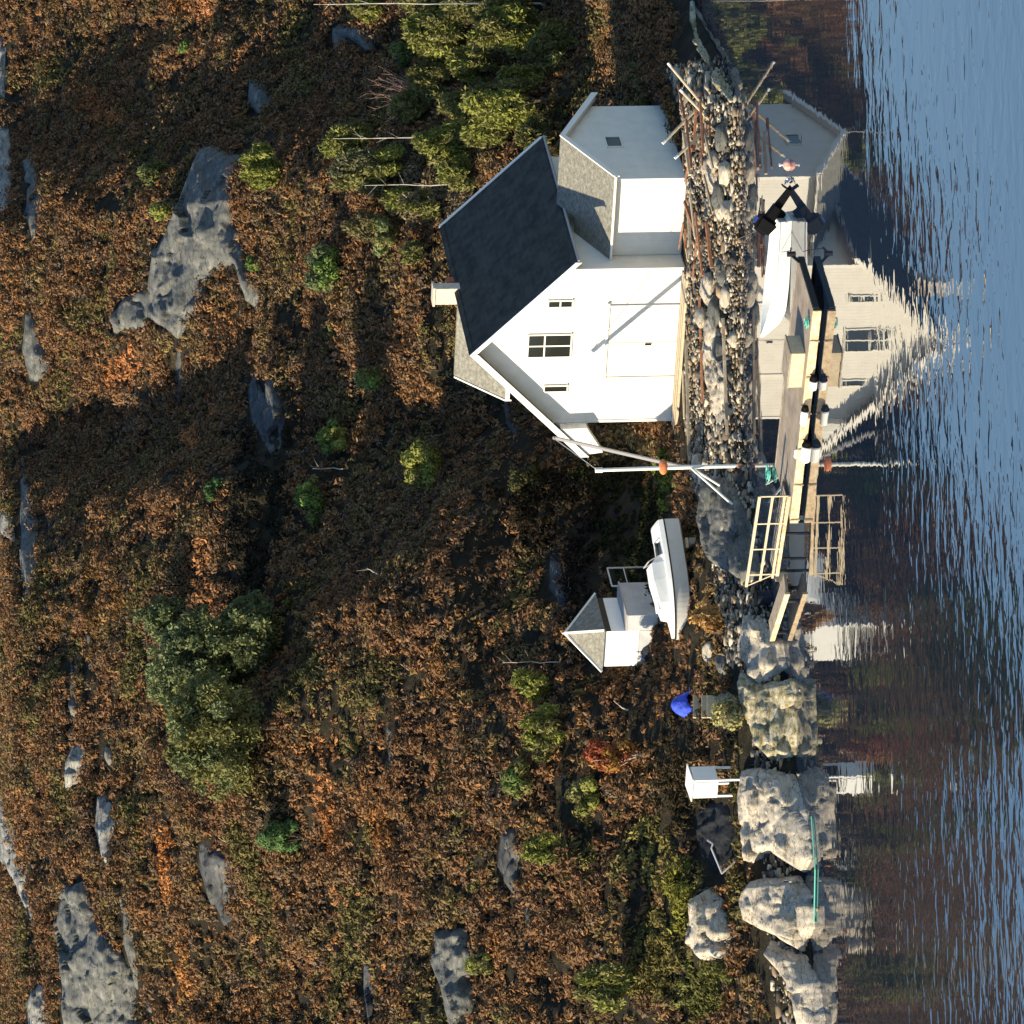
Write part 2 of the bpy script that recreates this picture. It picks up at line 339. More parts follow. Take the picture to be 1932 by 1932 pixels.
# ---------------------------------------------------------------- rocks given by their outline
ROCKS = []
def slab(name, poly, thick, mat, label, cat='rock', step=3.0, lean=(0,-.75,.55), rough=.25, group=None, cell=1.5):
    """an outcrop: its outline on the slope gives the plan; thickness, edges and cracks are real"""
    ROCKS.append(poly)
    P = np.array(poly, float); cx, cy = P.mean(0)
    xs = np.arange(P[:, 0].min()-step, P[:, 0].max()+2*step, step); ys = np.arange(P[:, 1].min()-step, P[:, 1].max()+2*step, step)
    PX, PY = np.meshgrid(xs, ys, indexing='ij')
    ins = inpoly(PX+8*fbm(PX*.07, PY*.07+len(ROCKS), 3), PY+12*fbm(PX*.05+9, PY*.05, 3), poly)
    # keep cells with any inside corner
    W = hit(PX, PY)
    ed = edgedist(PX, PY, poly)/49.0
    prof = np.where(ins, np.clip(ed/.35, 0, 1)**.5, 0)
    n = np.array(lean, float); n = n/np.linalg.norm(n)
    X, Y, Z = W[..., 0], W[..., 1], W[..., 2]
    s = len(ROCKS)*3.7
    # broken into angular blocks
    rs = np.random.default_rng(len(ROCKS)*7+1); cs = cell
    u_, v_ = X, Z+.35*Y; nn = int(np.clip((u_.max()-u_.min())*(v_.max()-v_.min())/(cs*cs), 4, 90))
    su = rs.uniform(u_.min(), u_.max(), nn); sv = rs.uniform(v_.min(), v_.max(), nn); sh = rs.normal(size=nn); ga = rs.normal(size=nn)*.15; gb = rs.normal(size=nn)*.15
    wu = u_+.25*cs*fbm(u_*1.5/cs, v_*1.5/cs, 2); wv = v_+.25*cs*fbm(u_*1.5/cs+7, v_*1.5/cs, 2)
    D = np.hypot((wu[..., None]-su)*.8, (wv[..., None]-sv)*1.25); o2 = np.argsort(D, -1)[..., :2]; i1 = o2[..., 0]
    d1 = np.take_along_axis(D, o2[..., :1], -1)[..., 0]; d2 = np.take_along_axis(D, o2[..., 1:2], -1)[..., 0]
    blk = sh[i1]*.13*thick+ga[i1]*(wu-su[i1])+gb[i1]*(wv-sv[i1]) - .05*np.exp(-(d2-d1)/.10)
    lay = fbm(X*.5+s, (Z-.25*X)*1.1+s, 3)
    lay = np.floor(lay*5+.5)/5*.8 + lay*.2
    rel = thick*(.75+.04*lay) + blk + .22*rough*thick*(1-2*np.abs(fbm(X*1.3+s, Z*1.5, 3))) + .045*fbm(X*4+s, Z*4, 3)
    V = W + n*((prof*rel - (1-prof)*.35)[..., None])
    idx = np.arange(V.shape[0]*V.shape[1]).reshape(V.shape[:2])
    ok_ = ins[:-1, :-1] | ins[1:, :-1] | ins[:-1, 1:] | ins[1:, 1:]
    q = np.stack([idx[:-1, :-1], idx[1:, :-1], idx[1:, 1:], idx[:-1, 1:]], -1)[ok_]
    used = np.unique(q); remap = np.zeros(idx.size, int); remap[used] = np.arange(len(used))
    Vf = V.reshape(-1, 3)[used]; q = remap[q]
    # closed: a back sheet pushed into the slope, with side walls
    nv = len(Vf); Vb = Vf - n*(.5+thick)
    qb = q[:, ::-1]+nv
    e = {}
    for f in q:
        for i in range(4):
            a, c = int(f[i]), int(f[(i+1) % 4]); e[(a, c)] = 1
    sides = [(c, a, a+nv, c+nv) for (a, c) in e if (c, a) not in e]
    allq = np.concatenate([q, qb, np.array(sides, int).reshape(-1, 4)])
    allV = np.concatenate([Vf, Vb]); c0 = allV.mean(0)
    o = npmesh(name, allV-c0, allq, mat, loc=c0)
    return put(o, None, label, cat, group)
def boulder(name, P, size, mat, label=None, group=None, seed=0, rz=0.0, cuts=9, cat='rock', sub=4, tilt=0.0):
    import bmesh
    rs = np.random.default_rng(seed)
    bm = bmesh.new(); bmesh.ops.create_icosphere(bm, subdivisions=sub, radius=1.0)
    V = np.array([v.co[:] for v in bm.verts]); Fc = np.array([[v.index for v in f.verts] for f in bm.faces]); bm.free()
    for k in range(cuts):
        n = rs.normal(size=3); n /= np.linalg.norm(n); d = rs.uniform(.62, .88)
        ov = np.clip(V@n-d, 0, None); V = V - ov[:, None]*n
    V = V*(1+.05*fbm(V[:, 0]*3+seed, V[:, 1]*3+V[:, 2]*2, 3))[:, None]
    V = V*np.array(size)
    c, s = math.cos(tilt), math.sin(tilt); V = V@np.array([[c,0,-s],[0,1,0],[s,0,c]])
    c, s = math.cos(rz), math.sin(rz); V = V@np.array([[c,s,0],[-s,c,0],[0,0,1]])
    o = npmesh(name, V, Fc, mat, loc=P)
    return put(o, None, label, cat, group)

S = slab
S('rock_outcrop', [(372,278),(400,270),(458,292),(442,360),(446,420),(470,500),(495,560),(490,592),(462,570),(440,500),(405,520),(372,590),(338,650),(318,628),(275,600),(268,560),(290,470),(335,395),(350,340)], .75, M['rock_mid'], 'large three cornered grey rock face high on the slope above the house roof')
S('rock_outcrop', [(232,560),(262,545),(292,560),(300,590),(270,625),(215,632),(203,600)], .6, M['rock_mid'], 'small grey rock just uphill of the big three cornered rock face')
S('rock_outcrop', [(45,590),(62,575),(75,640),(100,668),(105,710),(75,722),(50,730),(40,660)], .6, M['rock_mid'], 'grey rock slab with a dark foot near the top of the slope')
S('rock_outcrop', [(468,138),(492,150),(522,175),(510,200),(488,222),(465,195)], .6, M['rock_mid'], 'small dark grey rock in the heather uphill of the tall birch stems')
S('rock_outcrop', [(622,50),(660,35),(700,60),(722,110),(690,100),(655,75),(640,118),(622,90)], .5, M['rock_mid'], 'grey rock beside the tallest birch stem')
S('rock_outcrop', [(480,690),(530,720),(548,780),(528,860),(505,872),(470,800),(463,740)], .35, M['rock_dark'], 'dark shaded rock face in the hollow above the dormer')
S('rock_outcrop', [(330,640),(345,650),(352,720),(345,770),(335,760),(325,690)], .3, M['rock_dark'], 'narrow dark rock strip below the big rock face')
S('rock_outcrop', [(40,820),(55,900),(78,990),(72,1090),(50,1150),(42,1140),(36,1040),(34,930)], .45, M['rock_mid'], 'long narrow grey ledge near the top edge of the slope')
S('rock_outcrop', [(86,975),(100,985),(112,1050),(132,1130),(148,1160),(128,1140),(105,1090),(88,1020)], .4, M['rock_mid'], 'thin slanting grey ledge just below the long narrow one')
S('rock_outcrop', [(-10,950),(22,962),(30,1000),(34,1040),(12,1020),(-10,1010)], .5, M['rock_pale'], 'cream coloured rock at the very top of the slope')
S('rock_outcrop', [(118,1440),(135,1405),(160,1398),(168,1430),(150,1480),(125,1500)], .6, M['rock_pale'], 'pale rock uphill of the big juniper')
S('rock_outcrop', [(196,1400),(214,1410),(222,1440),(205,1452),(192,1430)], .5, M['rock_pale'], 'smallest pale rock uphill of the big juniper')
S('rock_outcrop', [(178,1500),(200,1490),(222,1530),(220,1590),(205,1640),(188,1620),(176,1560)], .6, M['rock_pale'], 'rounded pale grey rock above the long slab at the left')
S('rock_outcrop', [(368,1585),(385,1580),(438,1620),(440,1680),(442,1740),(425,1755),(395,1700),(372,1640)], .65, M['rock_dark'], 'dark grey slab left of the big juniper')
S('rock_outcrop', [(120,1670),(165,1655),(178,1720),(215,1770),(258,1850),(262,1945),(118,1945),(112,1800),(100,1740)], .7, M['rock_mid'], 'broad pale grey slab at the left edge of the view')
S('rock_outcrop', [(225,1660),(240,1680),(262,1800),(268,1900),(250,1860),(228,1780)], .45, M['rock_mid'], 'narrow bluish slab beside the broad grey slab')
S('rock_outcrop', [(-8,1500),(12,1490),(35,1580),(62,1700),(75,1760),(55,1740),(20,1660),(-8,1620)], .5, M['rock_pale'], 'whitish ledge running along the top left of the slope')
S('rock_outcrop', [(45,1890),(70,1850),(95,1860),(100,1945),(50,1945)], .5, M['rock_pale'], 'whitish rock in the far top left corner of the slope')
S('rock_outcrop', [(818,1752),(880,1748),(902,1800),(900,1870),(885,1945),(850,1945),(835,1860),(815,1820)], 1.1, M['rock_mid'], 'cracked grey boulder with a white foot low on the left slope')
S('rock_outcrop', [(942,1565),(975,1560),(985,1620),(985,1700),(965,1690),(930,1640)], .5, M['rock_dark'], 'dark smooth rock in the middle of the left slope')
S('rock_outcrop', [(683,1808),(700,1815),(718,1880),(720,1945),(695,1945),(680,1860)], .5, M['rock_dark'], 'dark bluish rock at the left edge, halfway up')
S('rock_outcrop', [(38,300),(60,285),(80,330),(82,420),(62,470),(45,420)], .35, M['rock_mid'], 'weathered narrow ledge near the top right of the slope')
S('rock_outcrop', [(-8,230),(20,240),(32,330),(18,400),(-8,410)], .4, M['rock_pale'], 'pale broken rock on the top edge, right of the cream one')
S('rock_outcrop', [(1035,1040),(1062,1060),(1080,1130),(1060,1160),(1030,1110)], .4, M['rock_dark'], 'dark rock in the shaded slope uphill of the little hut')
S('rock_outcrop', [(158,1195),(172,1190),(182,1260),(176,1330),(160,1300)], .35, M['rock_mid'], 'small grey ledge uphill of the largest juniper, right of the pale rocks')
S('rock_outcrop', [(128,1230),(140,1225),(150,1330),(140,1400),(126,1330)], .35, M['rock_mid'], 'narrow grey ledge just uphill of the small ledge above the largest juniper')
S('rock_outcrop', [(262,1850),(275,1845),(290,1900),(288,1945),(268,1945)], .35, M['rock_mid'], 'grey ledge continuing the narrow bluish slab at the left edge')
S('rock_outcrop', [(-8,60),(14,70),(22,130),(10,190),(-8,190)], .4, M['rock_pale'], 'pale ledge at the top edge nearest the right corner')
S('rock_outcrop', [(88,1560),(100,1555),(112,1640),(104,1700),(90,1650)], .35, M['rock_pale'], 'thin pale ledge between the whitish ledge and the broad slab')
S('rock_outcrop', [(985,1700),(1000,1695),(1012,1780),(1000,1810),(988,1760)], .35, M['rock_dark'], 'thin dark ledge left of the smooth rock in the middle of the left slope')
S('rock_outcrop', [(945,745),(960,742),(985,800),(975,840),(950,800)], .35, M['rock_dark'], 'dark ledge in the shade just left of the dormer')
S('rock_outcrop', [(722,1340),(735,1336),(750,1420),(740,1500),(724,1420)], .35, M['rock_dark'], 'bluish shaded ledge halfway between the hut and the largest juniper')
# shore rocks
S('bank_rock', [(1322,600),(1345,585),(1372,640),(1384,720),(1380,800),(1352,830),(1330,760),(1316,680)], .22, M['rock_shore'], 'flat grey rock showing through the stones in front of the boathouse door', lean=(0,-.3,.9), cell=.75)
S('bank_rock', [(1318,300),(1340,290),(1366,330),(1378,400),(1360,430),(1330,380)], .25, M['rock_shore'], 'rough pale rock below the side shed', lean=(0,-.3,.9), cell=.75)
S('bank_rock', [(1340,480),(1362,470),(1382,520),(1388,575),(1360,570),(1344,530)], .2, M['rock_mid'], 'darker flat rock below the boathouse right corner, near the water', lean=(0,-.3,.9), cell=.75)
S('shore_rock', [(1330,905),(1380,892),(1412,960),(1430,1010),(1440,1080),(1420,1105),(1380,1090),(1335,1060),(1312,985),(1315,930)], .55, M['rock_mid'], 'smooth shaded grey rock between crane and gangway', lean=(0,-.5,.8), cell=.75)
S('shore_rock', [(1398,1150),(1440,1160),(1482,1210),(1488,1262),(1440,1300),(1412,1280),(1392,1220)], .55, M['rock_shore'], 'whitish rock at the waterline behind the gangway landing', lean=(0,-.5,.8), cell=.75)
S('shore_rock', [(1395,1262),(1440,1285),(1502,1275),(1510,1340),(1505,1430),(1455,1440),(1420,1400),(1396,1340)], .6, M['rock_yellow'], 'yellow lichened rock on the shore below the little hut', lean=(0,-.5,.8), cell=.75)
S('shore_rock', [(1345,1310),(1375,1295),(1400,1330),(1398,1375),(1370,1390),(1345,1370)], .5, M['rock_yellow'], 'mossy rounded rock beside the short timber boards', lean=(0,-.5,.8), cell=.75)
S('shore_rock', [(1398,1448),(1440,1445),(1502,1460),(1525,1530),(1535,1620),(1520,1650),(1455,1612),(1415,1640),(1400,1560),(1392,1500)], .75, M['rock_shore'], 'long sunlit slab of rock at the water below the white cabinet', lean=(0,-.6,.75), cell=.75, rough=.15)
M['rock_black'] = noisy('shade_black_rock', [(0.35,(.010,.012,.015)),(0.6,(.024,.027,.032)),(0.75,(.05,.052,.055))], 1.2, .8, 1.0, 8, bdist=.07)  # near-black tone puts the shade of the hollow into the rock colour
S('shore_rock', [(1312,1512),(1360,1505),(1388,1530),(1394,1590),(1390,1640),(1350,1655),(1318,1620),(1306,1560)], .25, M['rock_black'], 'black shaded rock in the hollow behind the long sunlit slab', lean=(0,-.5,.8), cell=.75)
S('shore_rock', [(1425,1655),(1510,1650),(1538,1690),(1540,1750),(1520,1800),(1455,1765),(1410,1740),(1405,1690)], .9, M['rock_shore'], 'blocky pale boulder at the waterline inside the green hose bend', lean=(0,-.6,.75), cell=.75)
S('shore_rock', [(1310,1690),(1340,1675),(1372,1700),(1385,1760),(1372,1810),(1330,1815),(1302,1780)], 1.0, M['rock_shore'], 'cream rounded boulder standing above the others at left', lean=(0,-.6,.75), cell=.75)
S('shore_rock', [(1455,1770),(1525,1800),(1550,1850),(1562,1945),(1510,1945),(1490,1860),(1440,1800)], .7, M['rock_shore'], 'pale sloping rock running out of view at left along the water', lean=(0,-.6,.75), cell=.75)
S('shore_rock', [(1300,-12),(1312,-12),(1318,60),(1345,110),(1378,160),(1392,195),(1375,200),(1345,150),(1315,95),(1300,40)], .45, M['rock_yellow'], 'thin jagged ridge of yellowish rock along the water at right', lean=(0,-.3,.9), cell=.75, step=3)

# ---------------------------------------------------------------- beach stones (nobody could count them)
def stones(name, zones, label, seed=3):
    rs = np.random.default_rng(seed)
    import bmesh
    bm = bmesh.new(); bmesh.ops.create_cube(bm, size=1.5); bmesh.ops.bevel(bm, geom=list(bm.edges), offset=.34, segments=1, affect='EDGES'); bmesh.ops.triangulate(bm, faces=list(bm.faces))
    B = np.array([v.co[:] for v in bm.verts]); Fc = np.array([[v.index for v in f.verts] for f in bm.faces]); bm.free()
    Vs = []; Fs = []; Cs = []; n0 = 0
    for (x0, x1, t0, t1, n, smin, smax, cols) in zones:
        X = rs.uniform(x0, x1, n); Y = shore(X)+rs.uniform(t0, t1, n); Z = H(X, Y)
        for i in range(n):
            s = smin*(smax/smin)**(rs.random()**1.8)
            V = (B*rs.uniform(.72, 1.22, (len(B), 1))+rs.normal(size=B.shape)*.07)*np.array([s*rs.uniform(.9,2.2), s*rs.uniform(.7,1.3), s*rs.uniform(.35,.9)])
            a = rs.uniform(0, 6.28); c, q = math.cos(a), math.sin(a); V = V@np.array([[c,q,0],[-q,c,0],[0,0,1]])
            Vs.append(V+[X[i], Y[i], Z[i]+s*.15]); Fs.append(Fc+n0); n0 += len(B)
            col = np.array(cols[rs.integers(len(cols))])*rs.uniform(.7, 1.55); Cs.append(np.tile(col, (len(B), 1)))
    put(npmesh(name, np.concatenate(Vs), np.concatenate(Fs), M['stone'], np.concatenate(Cs)), 'stuff', label)
GREY = [(.20,.15,.10),(.13,.10,.07),(.26,.23,.18),(.34,.30,.23),(.17,.155,.13),(.42,.36,.27),(.06,.055,.05),(.26,.19,.12),(.10,.09,.08)]
stones('beach_stones', [(.5,17.5,-.3,5.6,9000,.03,.13,GREY), (.5,17.5,-.2,4.8,420,.10,.26,GREY), (-6,.5,-.2,3.5,2200,.03,.16,GREY),
    (-22,-6,.2,2.4,1300,.04,.2,GREY+[(.4,.34,.18)])], 'grey and beige stones covering the shore bank in front of the houses')

# ---------------------------------------------------------------- leaf maker
def leaves(C, size, aspect, rs, up=0.35, nrm=None):
    """quads centred at C (n,3); with nrm they lie roughly across that outward direction"""
    n = len(C); d = rs.normal(size=(n, 3)); d[:, 2] += up
    if nrm is not None:
        w = nrm+rs.normal(size=(n, 3))*.28; w /= np.linalg.norm(w, axis=1)[:, None]; d -= (d*w).sum(1)[:, None]*w
    d /= np.linalg.norm(d, axis=1)[:, None]
    e = np.cross(d, w) if nrm is not None else rs.normal(size=(n, 3))
    e -= (e*d).sum(1)[:, None]*d; e /= np.linalg.norm(e, axis=1)[:, None]
    s = (size*rs.uniform(.6, 1.4, n))[:, None]
    a = d*s*aspect; b2 = e*s
    V = np.stack([C-a*.5, C+b2*.5, C+a*.6, C-b2*.5], 1).reshape(-1, 3)
    return V, np.arange(4*n).reshape(-1, 4)
def jitter(col, n, rs, a=.25):
    c = np.array(col)[None]*(1+rs.uniform(-a, a, (n, 1))) * (1+rs.uniform(-.12, .12, (n, 3)))
    return np.clip(c, .002, 1)

# ---------------------------------------------------------------- heather cover
def zone_colour(px, py, X, Y, rs):
    n = len(px)
    base = np.array([(.225,.120,.060),(.180,.110,.060),(.265,.136,.058),(.155,.105,.068),(.200,.138,.060)])
    k = np.clip(((vnoise(X*.55, Y*.55)*1.2-.1)+rs.uniform(-.3,.3,n))*5, 0, 4.99).astype(int)
    c = base[k]
    o = fbm(X*.28+3, Y*.28, 3)+rs.uniform(-.2,.2,n)
    c = np.where((o > .42)[:, None], np.array((.150,.125,.048)), c)
    org = fbm(X*.5+40, Y*.62+3, 3)+rs.uniform(-.15,.15,n)
    c = np.where((org > .60)[:, None], np.array((.30,.150,.062)), c)
    return c
CLEAR = [(-6.0,2.0,3.2),(-3.4,2.5,2.0),(-4.2,-1.0,2.6),(-2.2,.3,2.6),(-10,-5.5,1.6),(-7.6,-1.5,1.2)]
PATCH = [  # px centre x, y, half size x, y, colour
 (245,690,22,40,(.50,.215,.085)),(212,705,14,26,(.42,.18,.07)),(205,215,32,30,(.38,.165,.06)),(185,200,30,30,(.30,.13,.055)),(385,15,30,30,(.36,.17,.075)),(345,10,20,20,(.32,.14,.05)),
 (385,1065,24,60,(.45,.22,.095)),(368,828,16,26,(.48,.21,.08)),(405,765,20,22,(.38,.17,.07)),(400,1150,16,24,(.42,.18,.07)),(615,1440,26,75,(.36,.17,.07)),
 (630,1560,16,60,(.36,.15,.05)),(315,1600,14,50,(.42,.17,.055)),(316,1680,16,30,(.50,.22,.08)),(345,1840,22,60,(.42,.20,.07)),(725,1560,24,42,(.33,.155,.055)),
 (1110,1570,26,60,(.20,.16,.05)),(1240,1600,40,70,(.21,.175,.055)),(235,1135,14,30,(.2,.11,.04)),(620,0,16,30,(.25,.13,.06)),(180,1150,20,100,(.16,.09,.035)),
 (1290,1690,24,70,(.19,.18,.035)),(1330,1860,60,60,(.12,.12,.035)),(1240,1800,60,80,(.15,.125,.04)),(1200,840,55,26,(.26,.19,.09)),(820,370,90,50,(.24,.175,.10)),(1215,210,90,20,(.19,.13,.05)),
 (1150,950,90,90,(.022,.024,.009)),(1200,1030,60,110,(.025,.028,.010)),(1260,910,16,60,(.12,.15,.03)),(1050,960,90,70,(.030,.022,.012)),(1080,1060,50,110,(.026,.02,.014)),  # near-black tints paint the shade on the lawn and the hollow behind it
 (1330,1130,14,24,(.42,.26,.10)),(1345,1150,14,26,(.48,.29,.12)),(1380,1340,30,30,(.26,.22,.09)),(1290,1500,60,80,(.06,.045,.022)),(1280,1400,50,70,(.07,.05,.025)),  # the darkest tints here paint in the shading of the bank left of the hut
 (480,1000,45,190,(.028,.024,.016)),(520,900,35,120,(.03,.027,.018)),(1060,240,60,60,(.10,.075,.03)),  # the near-black tints paint the shadow band across the gully
]
def heather(name, X, Y, hscale, nleaf, label, seed, size=.082, outside=False):
    rs = np.random.default_rng(seed)
    Z = H(X, Y); P = np.stack([X, Y, Z], 1); px, py = proj(P)
    inview = (px > -50) & (px < 1560) & (py > -60) & (py < 1990)
    keep = ~inview if outside else inview
    jx = px+rs.normal(0, 5, len(px)); jy = py+rs.normal(0, 7, len(px))
    for poly in ROCKS: keep &= ~inpoly(jx, jy, poly)
    ax = (X-9.403)*.5196+(Y-5.09)*.8544; by = -(X-9.403)*.8544+(Y-5.09)*.5196
    keep &= ~((ax > -2.2) & (ax < 10.2) & (by > -3.9) & (by < 7.3))
    P = P[keep]; px = px[keep]; py = py[keep]; X = X[keep]; Y = Y[keep]; n = len(P)
    c = zone_colour(px, py, X, Y, rs)
    low = np.ones(n)
    for (ex, ey, er) in CLEAR: keep2 = np.hypot(X-ex, (Y-ey)) < er; low = np.where(keep2, .22, low)
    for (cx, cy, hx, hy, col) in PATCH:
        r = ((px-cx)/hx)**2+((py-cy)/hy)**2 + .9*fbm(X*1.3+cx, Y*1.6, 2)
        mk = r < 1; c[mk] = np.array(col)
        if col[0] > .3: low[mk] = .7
    lawn = (px > 1130) & (px < 1300) & (py > 860) & (py < 1110)
    low[lawn] = .35
    rad = rs.uniform(.15, .36, n)*(.7+.6*vnoise(X*.9, Y*.9)); hgt = rs.uniform(.18, .55, n)*hscale*low*(.35+1.25*vnoise(X*.6+5, Y*.45))
    K = nleaf
    u = rs.normal(size=(n, K, 3)); u /= np.linalg.norm(u, axis=2)[..., None]; u[..., 2] = np.abs(u[..., 2])
    rr = rs.uniform(.55, 1.0, (n, K, 1))
    C = P[:, None]+u*rr*np.stack([rad, rad, hgt], 1)[:, None]
    C = C.reshape(-1, 3); UN = u.reshape(-1, 3)
    tint = np.repeat(c*(rs.uniform(.50, 1.22, (n, 1))), K, 0)*rs.uniform(.86, 1.14, (n*K, 1))
    V, Fq = leaves(C, np.full(n*K, size), 2.3, rs, up=.8, nrm=UN)
    o = npmesh(name, V, Fq, M['heather'], np.repeat(np.clip(tint, .002, 1), 4, 0))
    return put(o, 'stuff', label)
N1 = 118000
X = rng.uniform(-27, 33, N1); tt = rng.uniform(0, 1, N1)**.85*112
Y = shore(X)+tt
veg0 = np.interp(X, [-20,-12,-6,0,2,16.5,19,30], [2.6,3.0,3.4,4.2,6.5,6.5,1.5,1.5])
dens = np.clip(.75+1.9*fbm(X*.8, Y*.55, 3), .12, 1)
k = (tt > veg0+rng.uniform(-.4, .8, N1)) & (rng.random(N1) < dens+.2)
heather('heather', X[k], Y[k], 1.25, 24, 'brown autumn heather covering the hillside', 21)

X = rng.uniform(-75, 80, 30000); Y = shore(X)+3+rng.uniform(0, 1, 30000)**.8*125
heather('heather', X, Y, 1.8, 14, 'brown heather on the slope beyond both sides of the view', 22, size=.20, outside=True)

# ---------------------------------------------------------------- shrubs and trees
def tube_np(mb, pts, radii, n=6):
    for i in range(len(pts)-1): mb.tube(pts[i], pts[i+1], radii[i], radii[i+1], n=n, caps=(i == 0 or i == len(pts)-2))
def shrub(name, label, cx, cy, hpx, wpx, col, style='round', seed=0, leaf=.09, dens=1.0, col2=None, bark='bark', group=None, cat='shrub', flat=1.0):
    rs = np.random.default_rng(seed+100)
    base = h1(cx+hpx*.42, cy); hh = hpx/49.0; ww = wpx/49.0
    root = empty(name, base, label, cat, group=group)
    # limbs
    mb = MB(); nl = 5 if hh > 1.5 else 3
    r0 = .02+.018*hh
    tips = []
    tube_np(mb, [Vector((0,0,-.2)), Vector((0,0,hh*.3))], [r0*1.4, r0])
    for i in range(nl*2):
        a = rs.uniform(0, 6.28); q = rs.uniform(.3, .95)
        tip = Vector((math.cos(a)*ww*.38*q, math.sin(a)*ww*.25*q*flat, hh*rs.uniform(.45, .92)))
        s0 = Vector((0, 0, hh*rs.uniform(.05, .3))); mid = s0.lerp(tip, .5)+Vector((0, 0, -.08*hh))
        tube_np(mb, [s0, mid, tip], [r0*.7, r0*.4, r0*.15], 5); tips.append(tip)
    mb.build('trunk', M[bark], root)
    # crown in lobes
    nlobe = int(10+hh*ww*3.2)
    cen = []; rad = []
    for i in range(nlobe):
        a = rs.uniform(0, 6.28); el = rs.uniform(-.6, 1.0)
        rr = rs.random()**.45
        w = math.cos(el*1.2) if el > 0 else 1-.35*abs(el)
        if style == 'spire': w *= (1-.75*max(0, el))
        c = np.array([math.cos(a)*ww*.40*rr*w, math.sin(a)*ww*.34*rr*w*flat, hh*(.52+.38*el)])
        cen.append(c); rad.append(rs.uniform(.12, .24)*min(hh, ww)**.85*.85+.06)
    cen = np.array(cen); rad = np.array(rad)
    if style == 'lumpy':
        m4 = int(nlobe*1.6); cen = np.concatenate([cen, cen[rs.integers(0, nlobe, m4)]*np.array([1.12,1.1,1.06])]); rad = np.concatenate([rad*.8, np.full(m4, .26)+rs.uniform(0,.12,m4)]); nlobe = len(rad)
        cen[:, 0] *= 1.15; cen += rs.normal(size=cen.shape)*.28
    cen[:, :2] += rs.normal(size=(nlobe, 2))*.05
    nlv = int(dens*(260+ (1500 if style == 'lumpy' else 1150)*hh*ww*.8)); nlv = min(nlv, 40000)
    pk = rs.choice(nlobe, nlv, p=rad**2/(rad**2).sum())
    u = rs.normal(size=(nlv, 3)); u /= np.linalg.norm(u, axis=1)[:, None]
    C = cen[pk]+u*(rad[pk]*rs.uniform(.35, 1.22, nlv)**.7)[:, None]
    if style == 'willow':
        C = cen[pk]+u*(rad[pk]*rs.uniform(.2, 1.0, nlv))[:, None]*np.array([.8,.8,1.5])
    C[:, 2] = np.maximum(C[:, 2], .02)
    V, Fq = leaves(C, np.full(nlv, leaf), 2.6 if style in ('willow','spire') else 2.0, rs, .9 if style in ('willow','spire') else .5, nrm=u if style == 'round' else None)
    lobcol = np.array([np.array(col if (col2 is None or rs.random() < .6) else col2)*rs.uniform(.75, 1.25) for _ in range(nlobe)])
    tint = lobcol[pk]*rs.uniform(.75, 1.25, (nlv, 1))
    npmesh('crown', V, Fq, M['leaf'], np.repeat(np.clip(tint, .002, 1), 4, 0), root)
    return root
JG = (.150,.175,.075); JB = (.115,.135,.060); YG = (.200,.210,.050); OG = (.165,.160,.055); BG = (.120,.180,.045)
shrub('juniper_bush', 'largest green bush on the slope, broad juniper above the little hut', 388, 1262, 225, 270, JG, 'lumpy', seed=1, leaf=.095, col2=JB, cat='juniper')
shrub('juniper_bush', 'broad olive juniper joined to the left side of the largest bush', 425, 1372, 230, 250, OG, 'lumpy', seed=2, leaf=.095, col2=JG, cat='juniper')
shrub('juniper_bush', 'dark juniper at the lower right foot of the largest bush', 482, 1190, 120, 150, JB, 'lumpy', seed=3, leaf=.11, col2=JG, cat='juniper')
shrub('juniper_bush', 'small juniper at the upper right shoulder of the largest bush', 318, 1165, 80, 100, JB, 'lumpy', seed=4, leaf=.11, col2=JG, cat='juniper')
